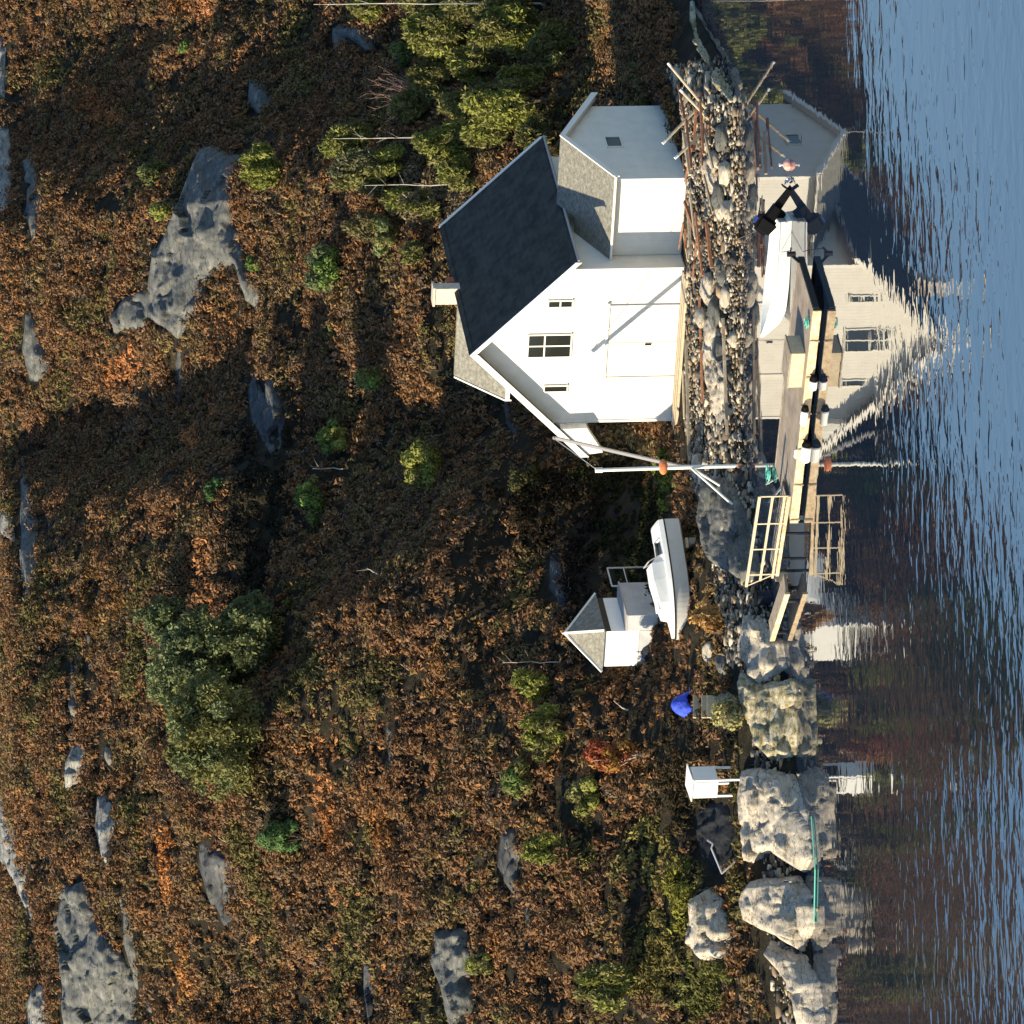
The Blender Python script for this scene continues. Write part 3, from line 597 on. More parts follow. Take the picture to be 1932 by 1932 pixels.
SH = [
 ('yellow green bush just downhill of the big rock face', 500, 318, 95, 135, YG, None,'willow'),
 ('pale green small bush uphill of the big rock face', 288, 328, 70, 85, (.15,.16,.06), None,'willow'),
 ('little yellow green bush at the top corner of the big rock face', 303, 395, 55, 50, YG, None,'round'),
 ('bright green bush with dark gaps above the roof ridge', 608, 508, 95, 118, BG, JB,'round'),
 ('small bright bush on the lower edge of the big rock face', 482, 498, 50, 40, BG, None,'round'),
 ('long low green bush between the roof and the bright bush', 735, 445, 60, 190, OG, JG,'round'),
 ('loose green bush above the dormer', 706, 716, 75, 70, BG, OG,'round'),
 ('round green bush in the dark hollow left of the dormer', 632, 826, 75, 90, YG, BG,'round'),
 ('low green bush left of the hollow, beside a white stick', 592, 942, 75, 115, BG, OG,'round'),
 ('yellow green bush halfway between dormer and crane top', 808, 872, 95, 130, YG, OG,'round'),
 ('bright green bush left of the largest juniper', 540, 1578, 115, 85, (.085,.15,.05), None,'round'),
 ('tall yellow green bush uphill of the red leaved bush', 1035, 1385, 80, 130, YG, OG,'willow'),
 ('spiky light green bush uphill and left of the little hut', 1012, 1288, 85, 75, YG, None,'willow'),
 ('small green bush on the slope left of the spiky one', 985, 1470, 80, 80, OG, BG,'round'),
 ('tiny bright green fern-like bush high up at the right', 350, 88, 30, 45, BG, None,'round'),
 ('large olive willow at the right edge below the tallest birch stem', 845, 60, 190, 150, YG, OG,'willow'),
 ('olive willow behind the ridge end of the house roof', 960, 190, 170, 150, YG, OG,'willow'),
 ('tall olive willow right of the roof, nearest the water side', 975, 60, 190, 130, OG, YG,'willow'),
 ('dark green bush between the willows and the pinkish twigs', 762, 100, 60, 70, BG, JB,'round'),
 ('grey green willow beside the middle birch stem', 690, 325, 150, 130, OG, (.13,.13,.07),'willow'),
 ('dense olive willow above the far end of the roof', 850, 265, 160, 120, YG, OG,'willow'),
 ('grey green willow beside the shortest birch stem', 700, 425, 110, 90, OG, (.14,.12,.06),'willow'),
 ('dry straw coloured bush against the far roof edge', 800, 385, 110, 90, (.24,.19,.11), OG,'willow'),
 ('small bright bush at the edge of the dark hollow', 405, 925, 45, 50, (.08,.15,.05), None,'round'),
 ('light green tuft bush low in the left slope near the mossy bank', 1110, 1500, 70, 70, OG, YG,'round'),
 ('olive bush beside the smooth dark rock at left', 1040, 1600, 90, 70, YG, OG,'willow'),
 ('olive bush below the cracked boulder at left', 1165, 1850, 120, 110, OG, YG,'willow'),
 ('low mossy green bush under the slab with a white foot', 910, 1815, 60, 60, OG, YG,'round'),
 ('olive green bush behind the chimney', 790, 480, 60, 60, OG, None,'willow'),
 ('green bush behind the left eave and crane top', 1000, 905, 70, 90, (.06,.06,.022), (.08,.075,.03),'round'),
]
for i, (a_, b_, h_, w_) in enumerate([(905,15,150,120),(905,120,120,110),(1015,250,90,80),(660,270,110,110),(780,200,90,110),(870,330,90,100),(1050,90,110,120),(735,310,90,90),(800,10,110,100),(930,250,110,100),(820,150,110,110),(700,10,90,90),(960,20,130,110),(1000,150,110,100),(880,200,110,90),(760,380,80,90)]):
    shrub('willow_bush', 'olive green willow, one of the low bushes filling the slope right of the roof', a_, b_, h_, w_, [OG,YG][i%2], 'willow', seed=90+i, col2=OG, leaf=.085, group='low willows filling the slope right of the roof')
for i, (lab, cx, cy, hp, wp, c1, c2, st) in enumerate(SH):
    shrub('willow_bush' if st == 'willow' else 'green_bush', lab, cx, cy, hp, wp, c1, st, seed=10+i, col2=c2, leaf=.085)
shrub('rowan_bush', 'red leaved young rowan with a white stem by the shore path', 1165, 1425, 120, 75, (.24,.065,.030), 'round', seed=60, col2=(.33,.17,.045), leaf=.08, bark='birch', cat='rowan')
shrub('orange_shrub', 'golden dry shrub beside the bow of the shore boat', 1345, 1165, 60, 70, (.46,.27,.10), 'willow', seed=61, leaf=.07, col2=(.36,.20,.07))
shrub('straw_shrub', 'pale straw coloured shrub above the lichened rocks', 1385, 1345, 65, 70, (.33,.29,.17), 'round', seed=62, leaf=.08, col2=(.27,.25,.10))

# slender pale stems
def stem(label, x0, x1, y, r=.035, seed=0, y1=None, name='birch_stem', cat='birch', twigs=6, mat='birch'):
    rs = random.Random(seed)
    base = h1(x1, y); top = at_y(x0, y if y1 is None else y1, base.y)
    root = empty(name, base, label, cat)
    top = top-base; mb = MB(); pts = []; rad = []
    for i in range(9):
        f = i/8; pts.append(Vector((0,0,0)).lerp(top, f)+Vector((rs.uniform(-.03,.03), rs.uniform(-.05,.05), -.15 if i == 0 else 0))*(1 if 0 < i < 8 or i == 0 else .3)); rad.append(r*(1-.65*f))
    tube_np(mb, pts, rad, 6)
    if twigs:
        for i in range(twigs):
            f = rs.uniform(.35, .97); p = Vector((0,0,0)).lerp(top, f); a = rs.uniform(0, 6.28); l = rs.uniform(.25, .7)
            q = p+Vector((math.cos(a)*l, math.sin(a)*l, l*rs.uniform(.4, 1)))
            mb.tube(p, q, r*.28, r*.08, n=4)
    mb.build('trunk', M[mat], root)
stem('tallest bare birch stem, at the right edge of the slope', 592, 1022, 6, .042, 1, y1=8)
stem('bare birch stem above the far end of the roof, middle of the three', 628, 905, 258, .036, 2, y1=262)
stem('bare birch stem nearest the chimney, shortest of the three tall ones', 688, 888, 348, .034, 3, y1=350)
stem('short bleached stick in the dark hollow left of the dormer', 590, 656, 884, .028, 4, name='dead_stick', cat='stick', twigs=2, mat='deadwood')
stem('thin pale stem uphill and left of the little hut', 948, 1062, 1250, .028, 5, name='dead_stick', cat='stick', twigs=4, mat='deadwood')
stem('leaning bleached branch uphill of the little hut', 692, 722, 1088, .035, 6, y1=1072, name='dead_stick', cat='stick', twigs=1, mat='deadwood')
stem('short white stick standing left of the hut by the blue tarp', 1158, 1184, 1342, .035, 7, y1=1322, name='dead_stick', cat='stick', twigs=0, mat='deadwood')
stem('forked white dead branch beside the dark left slab', 412, 446, 1600, .035, 8, y1=1580, name='dead_stick', cat='stick', twigs=3, mat='deadwood')
# pinkish tangle of bare twigs
b0 = h1(815, 180); root = empty('bare_twig_shrub', b0, 'leafless shrub of pinkish grey twigs between the willows', 'bare shrub')
mb = MB(); rs = random.Random(4)
for i in range(60):
    a = rs.uniform(-1.1, 1.1); l = rs.uniform(1.2, 3.1); q = Vector((math.sin(a)*l*.5, rs.uniform(-.6,.4), l*math.cos(a*.7)))
    p = Vector((rs.uniform(-.25,.25), rs.uniform(-.2,.2), -.1)); mid = p.lerp(q, .5)+Vector((rs.uniform(-.15,.15),0,0))
    mb.tube(p, mid, .018, .012, n=4); mb.tube(mid, q, .012, .005, n=4)
    for j in range(3):
        s = mid.lerp(q, rs.random()); mb.tube(s, s+Vector((rs.uniform(-.3,.3), rs.uniform(-.2,.2), rs.uniform(.2,.5))), .007, .003, n=3)
mb.build('twig', M['pinkwood'], root)

# ---------------------------------------------------------------- buildings
A3 = R(58.697)
P0 = Vector((9.4028, 5.0898, 1.2))
def winframe(parent, x, y0, y1, z0, z1, cols=1, splits=(), depth=.05, facing='x'):
    """window on a wall whose outside is towards -x (facing x) or -y (facing y)"""
    def bx(mb, a0, a1, b0, b1, d0, d1):
        if facing == 'x': mb.box((x-d1, a0, b0), (x-d0, a1, b1))
        else: mb.box((a0, x-d1, b0), (a1, x-d0, b1))
    w = MB(); bx(w, y0, y1, z0, z1, .004, .016); pane = w
    fr = MB(); t = .055
    bx(fr, y0-t, y1+t, z1, z1+t, 0.004, depth); bx(fr, y0-t-.03, y1+t+.03, z0-t, z0, 0.004, depth+.03)
    bx(fr, y0-t, y0, z0, z1, 0.004, depth); bx(fr, y1, y1+t, z0, z1, 0.004, depth)
    for i in range(1, cols):
        c = y0+(y1-y0)*i/cols; bx(fr, c-.028, c+.028, z0, z1, .018, depth-.008)
    for s in splits:
        c = z0+(z1-z0)*s; bx(fr, y0, y1, c-.03, c+.03, .018, depth-.012)
    win = fr.build('window', M['frame'], parent)
    pane.build('pane', M['glass'], win)
house = empty('boathouse', P0, 'large white boathouse with steep black roof, chimney and tall gable', 'boathouse', A3)
W, LW, RZ, SL = 6.86, 9.62, 8.34, .98                # local z 0 = ground
def roofz(y): return RZ - SL*abs(y-W/2)
mb = MB()
ez = roofz(0)-.16; ezl = roofz(W)-.16; rz_ = RZ-.16
# closed wall shell (prism along x)
prof = [(0,0,-.35),(0,W,-.35),(0,W,ezl),(0,W/2,rz_),(0,0,ez)]
mb.prism(prof, (LW,0,0)); mb.build('wall', M['white'], house)
mb = MB(); mb.box((-.06,-.06,-.6),(LW+.06,W+.06,-.02)); mb.build('foundation', M['rock_shore'], house)
x0, x1 = -.53, LW+.53
def slope_panel(y0, y1, th, off, x0, x1):
    z0, z1 = roofz(y0)+off, roofz(y1)+off
    m_ = MB(); m_.prism([(x0,y0,z0),(x0,y1,z1),(x0,y1,z1-th),(x0,y0,z0-th)], (x1-x0,0,0)); return m_
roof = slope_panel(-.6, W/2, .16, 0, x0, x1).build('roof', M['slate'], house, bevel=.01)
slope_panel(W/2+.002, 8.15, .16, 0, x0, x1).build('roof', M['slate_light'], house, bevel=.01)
# bargeboards, proud of roof edge
def barge(y0, y1, x, d, up, parent=house, t=.05, mat='trim'):
    z0, z1 = roofz(y0)+up, roofz(y1)+up
    MB().prism([(x,y0,z0),(x,y1,z1),(x,y1,z1-d),(x,y0,z0-d)], (t,0,0)).build('bargeboard', M[mat], parent)
barge(-.63, W/2, x0-.055, .24, .03); barge(W/2+.003, 8.18, x0-.055, .34, .03)
barge(-.63, W/2, x1+.005, .24, .03); barge(W/2+.003, 8.18, x1+.005, .30, .03)
# verge strip on the far edge seen from the right, ridge cap, gutters
MB().prism([(x1-.10,-.62,roofz(-.62)+.005),(x1+.06,-.62,roofz(-.62)+.005),(x1+.06,W/2,RZ+.03),(x1-.10,W/2,RZ+.03)], (0,0,.05)).build('verge_strip', M['trim'], house)
MB().tube((x0,-.66,roofz(-.6)-.12),(x1,-.66,roofz(-.6)-.12), .055, n=10).build('gutter', M['jib'], house)
MB().prism([(x0,W/2-.16,RZ-.10),(x0,W/2,RZ+.06),(x0,W/2+.16,RZ-.10)], (x1-x0,0,0)).build('ridge_cap', M['slate'], house)
# boarded eave end on the left, under the long overhang
mb = MB(); mb.prism([(-.50,W+.05,roofz(W+.05)-.36),(-.50,8.10,roofz(8.10)-.32),(-.50,8.02,roofz(8.1)-.95),(-.50,W+.02,roofz(W)-1.45)], (.45,0,0))
mb.build('eave_panel', boards('eave_boards', (.82,.80,.74), (.6,.58,.52), 1, 5.0, .7, .05), house)
mb = MB(); mb.prism([(.0,W+.002,roofz(W)-.2),(.0,8.05,roofz(8.05)-.2),(.0,8.05,roofz(8.05)-.3),(.0,W+.002,roofz(8.05)-.4)], (LW,0,0)); mb.build('soffit', M['trim'], house)
bw = empty('boardwalk', house.matrix_basis @ Vector((-.12,0,0)), 'low plank walk along the foot of the boathouse front', 'boardwalk', A3)
for i in range(6):
    MB().box((-1.15+i*.19,-.1+.05*(i%3),.02),(-1.15+i*.19+.165,W-.25*(i%2),.10)).build('plank', M['old_wood' if i % 2 else 'pale_wood'], bw)
for yy in (.2, 3.2, 6.0): MB().box((-1.1,yy,-.3),(-.05,yy+.15,.018)).build('bearer', M['old_wood'], bw)
# front openings (heights are local)
winframe(house, 0, 2.90, 3.86, 4.32, 5.98, 2, (.62,))
winframe(house, 0, 1.38, 1.62, 4.36, 5.27, 1, (.5,))
winframe(house, 0, 5.22, 5.44, 4.36, 5.24, 1)
for (ya, yb, zt) in ((.4,.45,4.1),):
    MB().box((-.03, -.045, -.3), (.05, .05, ez)).build('corner_board', M['trim'], house)
    MB().box((-.03, W-.05, -.3), (.05, W+.045, ezl)).build('corner_board', M['trim'], house)
d = MB(); d.box((-.045,1.72,-.1),(-.004,3.26,2.80)); door = d.build('door', M['white'], house, bevel=.008)
d = MB(); d.box((-.045,3.29,-.1),(-.004,4.80,2.80)); door2 = d.build('door', M['white'], house, bevel=.008)
MB().box((-.09,3.34,1.1),(-.045,3.40,1.35)).build('handle', M['dark'], door2)
MB().box((-.12,1.5,2.85),(-.004,5.0,2.95)).build('lintel', M['trim'], house)
MB().box((-.07,4.84,-.1),(-.004,4.93,2.84)).build('door_post', M['trim'], house)
MB().box((-.07,1.60,-.1),(-.004,1.69,2.84)).build('door_post', M['trim'], house)
# chimney
mb = MB(); mb.box((4.55,3.25,7.4),(5.05,3.98,9.17)); ch = mb.build('chimney', M['plaster'], house, bevel=.02)
MB().box((4.50,3.20,9.172),(5.10,4.03,9.26)).build('chimney_cap', M['plaster'], ch)
MB().box((5.3,3.35,8.2),(5.7,3.7,8.62)).build('ridge_tile', M['brick'], house)
# dormer on the left slope
dx, dz, de = 5.0, 8.14, 1.95
dr = MB(); dr.prism([(dx,3.6,dz),(dx-de,3.6,dz-de*.93),(dx-de,3.6,dz-de*.93-.13),(dx,3.6,dz-.13)], (0,3.95,0)); dorm = MB()
dw = MB(); dw.prism([(dx-1.75,4.2,3.9),(dx+1.75,4.2,3.9),(dx+1.75,4.2,dz-1.85),(dx,4.2,dz-.2),(dx-1.75,4.2,dz-1.85)], (0,3.0,0))
dormer = dw.build('dormer', M['white'], house)
dr.build('dormer_roof', M['slate_light'], dormer)
dr = MB(); dr.prism([(dx+.002,3.6,dz),(dx+de,3.6,dz-de*.93),(dx+de,3.6,dz-de*.93-.13),(dx+.002,3.6,dz-.13)], (0,3.95,0)); dr.build('dormer_roof', M['slate_light'], dormer)
for s in (-1, 1):
    MB().prism([(dx,7.555,dz+.05),(dx+s*(de+.03),7.555,dz-de*.93+.02),(dx+s*(de+.03),7.555,dz-de*.93-.24),(dx,7.555,dz-.20)], (0,.06,0)).build('bargeboard', M['trim'], dormer)
MB().box((dx-.02,3.7,dz-.02),(dx+.14,7.5,dz+.05)).build('ridge_cap', M['slate_light'], dormer)
# eave boards of dormer towards camera
MB().box((dx-de-.03,4.0,dz-de*.93-.16),(dx-de+.005,7.55,dz-de*.93-.0)).build('fascia', M['trim'], dormer)

# side shed with its gable to the right
def loc2w(x, y, z): return house.matrix_basis @ Vector((x, y, z))
bpy.context.view_layer.update()
SO = Vector((1.12, -3.37, 0)); shed = empty('side_shed', house.matrix_world @ SO, 'smaller white shed with a grey tiled roof against the right wall of the boathouse', 'shed', A3)
SW, SD = 6.31, 3.36; srz, sez = 4.52, 2.97; mid = SW/2+.05
mb = MB(); mb.prism([(0,0,-.35),(SW,0,-.35),(SW,0,sez-.12),(mid,0,srz-.16),(0,0,sez-.10)], (0,SD-.64,0)); mb.box((0,SD-.638,-.35),(SW,SD-.01,sez-.12)); mb.build('wall', M['white'], shed)
MB().box((-.05,-.05,-.6),(SW+.05,SD-.02,-.03)).build('foundation', M['rock_shore'], shed)
sl = (srz-sez)/(mid+.05)
def sroof(xa, xb, za, zb, th, y0=-.28, y1=SD):
    m_ = MB(); m_.prism([(xa,y0,za),(xb,y0,zb),(xb,y0,zb-th),(xa,y0,za-th)], (0,y1-y0,0)); return m_
xc = mid*.62; zc = sez-.11+(srz-sez+.11)*(xc+.30)/(mid+.30)
ra = sroof(-.30, xc, sez-.11, zc, .12, y1=SD-.01); rb = sroof(xc, mid, zc, srz, .12, y1=SD-.64); ra.add(rb.v, rb.f); ra.build('roof', M['slate_light'], shed)
sroof(mid+.002, SW+.55, srz, srz-sl*(SW+.55-mid), .12, y1=SD-.64).build('roof', M['slate_light'], shed)
MB().prism([(-.33,-.335,sez-.08),(mid,-.335,srz+.03),(mid,-.335,srz-.20),(-.33,-.335,sez-.31)], (0,.05,0)).build('bargeboard', M['trim'], shed)
ze = srz-sl*(SW+.58-mid)
MB().prism([(mid+.003,-.335,srz+.03),(SW+.58,-.335,ze+.03),(SW+.58,-.335,ze-.25),(mid+.003,-.335,srz-.20)], (0,.05,0)).build('bargeboard', M['trim'], shed)
MB().prism([(mid+.1,-.285,srz-.17),(SW+.5,-.285,ze-.10),(SW+.5,-.285,ze-.14),(mid+.1,-.285,srz-.21)], (0,.28,0)).build('soffit', M['trim'], shed)
MB().tube((-.36,-.3,sez-.17),(-.36,SD,sez-.17), .05, n=8).build('gutter', M['trim'], shed)
winframe(shed, 0, 2.75, 3.55, 2.12, 2.68, 1, facing='y')
MB().box((-.035,-.035,-.3),(.05,.05,sez-.15)).build('corner_board', M['trim'], shed)

# little hut with pyramid roof
hz = 3.45; hp = at_z(1204, 1190, hz); hb = hp + Vector((0,0,0))
hut = empty('garden_hut', hb, 'tiny white hut with a pointed four sided roof and grey plank porch', 'hut', A3)
HA, HB, HH = 2.45, 1.62, 1.36
MB().box((0,0,-.05),(HA,HB,HH)).build('wall', M['plain_white'], hut)
MB().box((.03,.03,-1.4),(HA-.03,HB-.03,-.052)).build('base', M['grey_panel'], hut)
apx = Vector((HA/2, HB/2, HH+1.28)); o_ = .14
cs = [Vector((-o_,-o_,HH-.03)), Vector((HA+o_,-o_,HH-.03)), Vector((HA+o_,HB+o_,HH-.03)), Vector((-o_,HB+o_,HH-.03))]
rf = MB().add([*cs, apx], [(0,1,4),(1,2,4),(2,3,4),(3,0,4),(3,2,1,0)]).build('roof', M['slate_light'], hut)
for c in cs: MB().bar(c+Vector((0,0,.02)), apx+Vector((0,0,.05)), .09, .08).build('hip_board', M['trim'], rf)
MB().tube(apx, apx+Vector((0,0,.16)), .06, .03).build('finial', M['trim'], rf)
mb = MB()
mb.box((-.02,-.72,-.85),(HA*.98,-.02,.44)); porch = mb.build('porch', M['grey_panel'], hut)
MB().box((0,-.012,HH-.30),(HA,-.004,HH-.06)).build('eave_gap_shade', M['dark'], hut)  # black strip added to stand for the dark gap beneath the eave
MB().box((-.04,-.76,.445),(HA*1.0,-.012,.50)).build('porch_rail_cap', M['jib'], porch)
mb = MB(); q = .035
for xx in (HA*.95, HA*1.5): mb.tube((xx,-.62,-1.2),(xx,-.62,.75), q)
mb.tube((HA*.95,-.62,.74),(HA*1.5,-.62,.74), q); mb.tube((HA*.95,-.62,.1),(HA*1.5,-.62,.1), q*.7)
mb.build('railing', M['steel'], hut)
tb = h1(1222, 1222); 
def draped(name, P, sx, sy, sz, mat, label, seed=0, rz=0, cat='tarpaulin'):
    rs = np.random.default_rng(seed); n = 22
    u, v = np.meshgrid(np.linspace(-1,1,n), np.linspace(-1,1,n)); r = np.sqrt(u*u*.9+v*v*.9)
    z = sz*np.clip(1-r**2.2, -.15, 1)+.12*sz*fbm(u*3+seed, v*3, 3); X_ = u*sx*(1+.12*fbm(u*2, v*2+seed, 2)); Y_ = v*sy*(1+.15*fbm(u*2+8, v*2, 2))
    V = np.stack([X_, Y_, z], -1).reshape(-1, 3); idx = np.arange(n*n).reshape(n, n)
    q = np.stack([idx[:-1,:-1], idx[:-1,1:], idx[1:,1:], idx[1:,:-1]], -1).reshape(-1, 4)
    o = npmesh(name, V, q, mat, loc=P); o.rotation_euler = (0,0,rz)
    md = o.modifiers.new('thick', 'SOLIDIFY'); md.thickness = .02
    return put(o, None, label, cat)
draped('tarpaulin', tb+Vector((0,0,-.05)), .55, .4, .45, M['darktarp'], 'dark navy tarpaulin heaped under the left wall of the little hut', 2)
tb = h1(1296, 1330)
o = draped('tarpaulin', tb+Vector((0,-.1,0)), .52, .40, .62, M['tarp'], 'bright blue tarpaulin heap on the bank left of the shore boat', 4, rz=.5)

# white cabinet on stilts
cb = h1(1402, 1470); cab = empty('stilt_cabinet', cb, 'white box cabinet standing on thin legs above the rocks', 'cabinet', A3)
MB().box((0,0,.92),(.92,.80,1.84)).build('body', M['plain_white'], cab, bevel=.01)
MB().prism([(-.08,-.08,1.87),(1.02,-.08,1.92),(1.02,-.08,1.96),(-.08,-.08,1.91)], (0,.96,0)).build('lid', M['trim'], cab)
for (xx, yy) in ((.05,.05),(.87,.05),(.05,.75),(.87,.75)):
    MB().box((xx-.035,yy-.035,-.6),(xx+.035,yy+.035,.918)).build('leg', M['plain_white'], cab)
MB().box((-.004-.02,.1,1.0),(-.004,.70,1.78)).build('door', M['plain_white'], cab)

# ---------------------------------------------------------------- boats
def hull_mesh(L, Bm, D, name, mat, parent, bowrise=.28, flare=.78, th=.05, deadrise=.22, n=26, stern=.92, z_in=.16, keelup=.62):
    """keel along +x (bow), origin at the stern bottom centre. Outer skin, rim and inner skin in one mesh."""
    st = np.linspace(0, 1, n); out = []; inn = []
    for s in st:
        b = Bm/2*(stern+(1-stern)*math.sin(min(s/.4,1)*math.pi/2))*(1-max(0,(s-.42)/.58)**2.3)
        b = max(b, .012)
        kz = 0 if s < .72 else D*keelup*((s-.72)/.28)**2.0
        gz = D*(1+bowrise*s**2)
        ch = kz+(gz-kz)*deadrise*(1+.9*max(0,s-.5))
        x = s*L
        pr = [(x,-b,gz),(x,-b*(flare+.12),(gz+ch)/2),(x,-b*flare,ch),(x,0,kz),(x,b*flare,ch),(x,b*(flare+.12),(gz+ch)/2),(x,b,gz)]
        bi = max(b-th, .004); xi = x if s < 1 else x-.08
        fz = min(max(ch*.6, kz)+z_in*D, gz-.02)
        ir = [(xi,-bi,gz),(xi,-bi*.92,(gz+fz)/2),(xi,-bi*.8,fz),(xi,0,fz),(xi,bi*.8,fz),(xi,bi*.92,(gz+fz)/2),(xi,bi,gz)]
        out.append(pr); inn.append(ir)
    mb = MB(); k = 7
    vs = [p for r in out for p in r]; fs = []
    for i in range(n-1):
        for j in range(k-1): a = i*k+j; fs.append((a, a+1, a+k+1, a+k))
    mb.add(vs, fs); mb.add(out[0], [tuple(range(7))[::-1]])
    vs2 = [p for r in inn for p in r]; f2 = []
    for i in range(n-1):
        for j in range(k-1): a = i*k+j; f2.append((a, a+k, a+k+1, a+1))
    mi = MB(); mi.add(vs2, f2); r0 = inn[0]; mi.add([(p[0]+.05, p[1], p[2]) for p in r0], [tuple(range(7))])
    # rim
    rim = MB()
    for side in (0, 6):
        for i in range(n-1):
            a, b_, c, d_ = Vector(out[i][side]), Vector(out[i+1][side]), Vector(inn[i+1][side]), Vector(inn[i][side])
            e = Vector((0,0,.025)); sg = -1 if side == 0 else 1; w = Vector((0, sg*.025, 0))
            rim.add([a+w-e, b_+w-e, c-e, d_-e, a+w+e, b_+w+e, c+e, d_+e], [(0,1,2,3),(7,6,5,4),(0,4,5,1),(1,5,6,2),(2,6,7,3),(3,7,4,0)])
    return mb.build(name, mat, parent), mi, rim, out, inn
# moored dinghy
stern = at_z(1492, 407, 0.0); bow = at_z(1462, 612, 0.0)
hd = Vector((-.945, .327, 0)); din = empty('moored_dinghy', stern+Vector((0,.35,-.10)), 'open white dinghy afloat with a black outboard tilted up at its stern', 'dinghy', math.atan2(hd.y, hd.x))
DL, DB, DD = 4.55, 1.72, .60
hl, mi, rim, out, inn = hull_mesh(DL, DB, DD, 'hull', M['gelcoat'], din, bowrise=.62, deadrise=.18, keelup=1.45)
mi.build('inner_liner', M['gelcoat'], din); rim.build('gunwale', M['gelcoat'], din)
for xx, ww in ((.55,.34),(1.75,.26),(2.9,.24)):
    bw = .72 if xx < 2.5 else .6
    MB().box((xx,-bw,.36),(xx+ww,bw,.40)).build('thwart', M['gelcoat'], din, bevel=.01)
MB().box((0,-.72,.30),(.06,.72,.56)).build('transom', M['jib'], din)
MB().add([(3.75,-.42,.66),(3.75,.42,.66),(4.48,0,.86),(3.75,-.42,.60),(3.75,.42,.60),(4.48,0,.80)], [(0,1,2),(5,4,3),(0,3,4,1),(1,4,5,2),(2,5,3,0)]).build('foredeck', M['gelcoat'], din)
def outboard(parent, x, y, z, tilt=-1.15, s=1.0):
    """tilted-up outboard: cowling forward over the stern, leg pointing aft"""
    Mt = Matrix.Translation((x, y, z)) @ Matrix.Rotation(tilt, 4, 'Y') @ Matrix.Scale(s, 4)
    def T(p): return Mt @ Vector(p)
    import bmesh
    bm = bmesh.new(); bmesh.ops.create_cube(bm, size=1.0)
    for v in bm.verts:
        v.co.x *= .52; v.co.y *= .36; v.co.z *= .42
        if v.co.z > 0: v.co.x *= .8; v.co.y *= .8
    bmesh.ops.bevel(bm, geom=list(bm.edges), offset=.07, segments=3, affect='EDGES')
    for v in bm.verts: v.co = T((v.co.x-.02, v.co.y, v.co.z+.42))
    me = bpy.data.meshes.new('cowling'); bm.to_mesh(me); bm.free(); me.materials.append(M['black_plastic'])
    mo = MB(); mo.box((-.13,-.12,-.12),(.10,.12,.24), Mt); mo.box((.05,-.14,-.1),(.22,.14,.12), Mt)
    motor = mo.build('outboard_motor', M['black_plastic'], parent, bevel=.02)
    co = bpy.data.objects.new('cowling', me); COL.objects.link(co); co.parent = motor
    MB().box((-.285,-.10,.34),(-.262,.10,.50), Mt).build('engine_badge', M['blue_plastic'], motor)
    lg = MB()
    lg.prism([T((-.13,-.05,-.1)),T((.07,-.05,-.1)),T((.02,-.04,-.72)),T((-.10,-.04,-.72))], T((0,.09,0))-T((0,0,0)))
    lg.box((-.26,-.10,-.60),(.06,.10,-.575), Mt)
    lg.tube(T((-.20,0,-.78)), T((.14,0,-.78)), .065*s, .03*s)
    lg.prism([T((-.08,-.012,-.82)),T((.04,-.012,-.82)),T((-.02,-.012,-.98)),T((-.08,-.012,-.98))], T((0,.024,0))-T((0,0,0)))
    lg.build('drive_leg', M['black_plastic'], motor)
    pr = MB()
    for k_ in range(3):
        a = k_*2.094; c, q = math.cos(a), math.sin(a)
        pr.prism([T((-.235,c*.02-q*.05,q*.02+c*.05-.78)),T((-.215,c*.15-q*.08,q*.15+c*.08-.78)),T((-.20,c*.15+q*.05,q*.15-c*.05-.78)),T((-.215,c*.02+q*.05,q*.02-c*.05-.78))], T((-.015,0,0))-T((0,0,0)))
    pr.tube(T((-.27,0,-.78)), T((-.19,0,-.78)), .03*s, .045*s)
    pr.build('propeller', M['steel'], motor)
outboard(din, -.20, 0, .60, tilt=.95, s=1.55)
# mooring ropes
def rope(label, pts, r, mat, name='mooring_rope', sag=.0, cat='rope'):
    P = [Vector(p) for p in pts]; out_ = []
    for a, b_ in zip(P[:-1], P[1:]):
        for i in range(8): f = i/8; out_.append(a.lerp(b_, f)-Vector((0,0,sag*math.sin(math.pi*f))))
    out_.append(P[-1]); mb = MB(); c = P[0]
    mb.poly([p-c for p in out_], r, 5); o = mb.build(name, mat, None, smooth=True); o.location = c
    return put(o, None, label, cat)
rope('dark rope from the dinghy stern to the stones on shore', [h1(1398,452)+Vector((0,0,.2)), din.matrix_basis @ Vector((.2,-.6,.6))], .018, M['rope'], sag=.25)
by = at_z(1487, 311, .04)
import bmesh as _b
bm = _b.new(); _b.ops.create_uvsphere(bm, u_segments=20, v_segments=14, radius=.2)
for v in bm.verts: v.co.z *= .95; v.co.x *= 1.1
me = bpy.data.meshes.new('mooring_buoy'); bm.to_mesh(me); bm.free(); me.materials.append(M['pink']); me.polygons.foreach_set('use_smooth', np.ones(len(me.polygons), bool))
buoy = empty('mooring_buoy', by, 'faded red and white round buoy floating by the dinghy motor', 'buoy')
bo = bpy.data.objects.new('float', me); COL.objects.link(bo); bo.parent = buoy
MB().tube((0,0,.17),(0,0,.30),.035).tube((0,0,.28),(.0,.0,.33),.06).build('eye', M['gelcoat'], buoy)

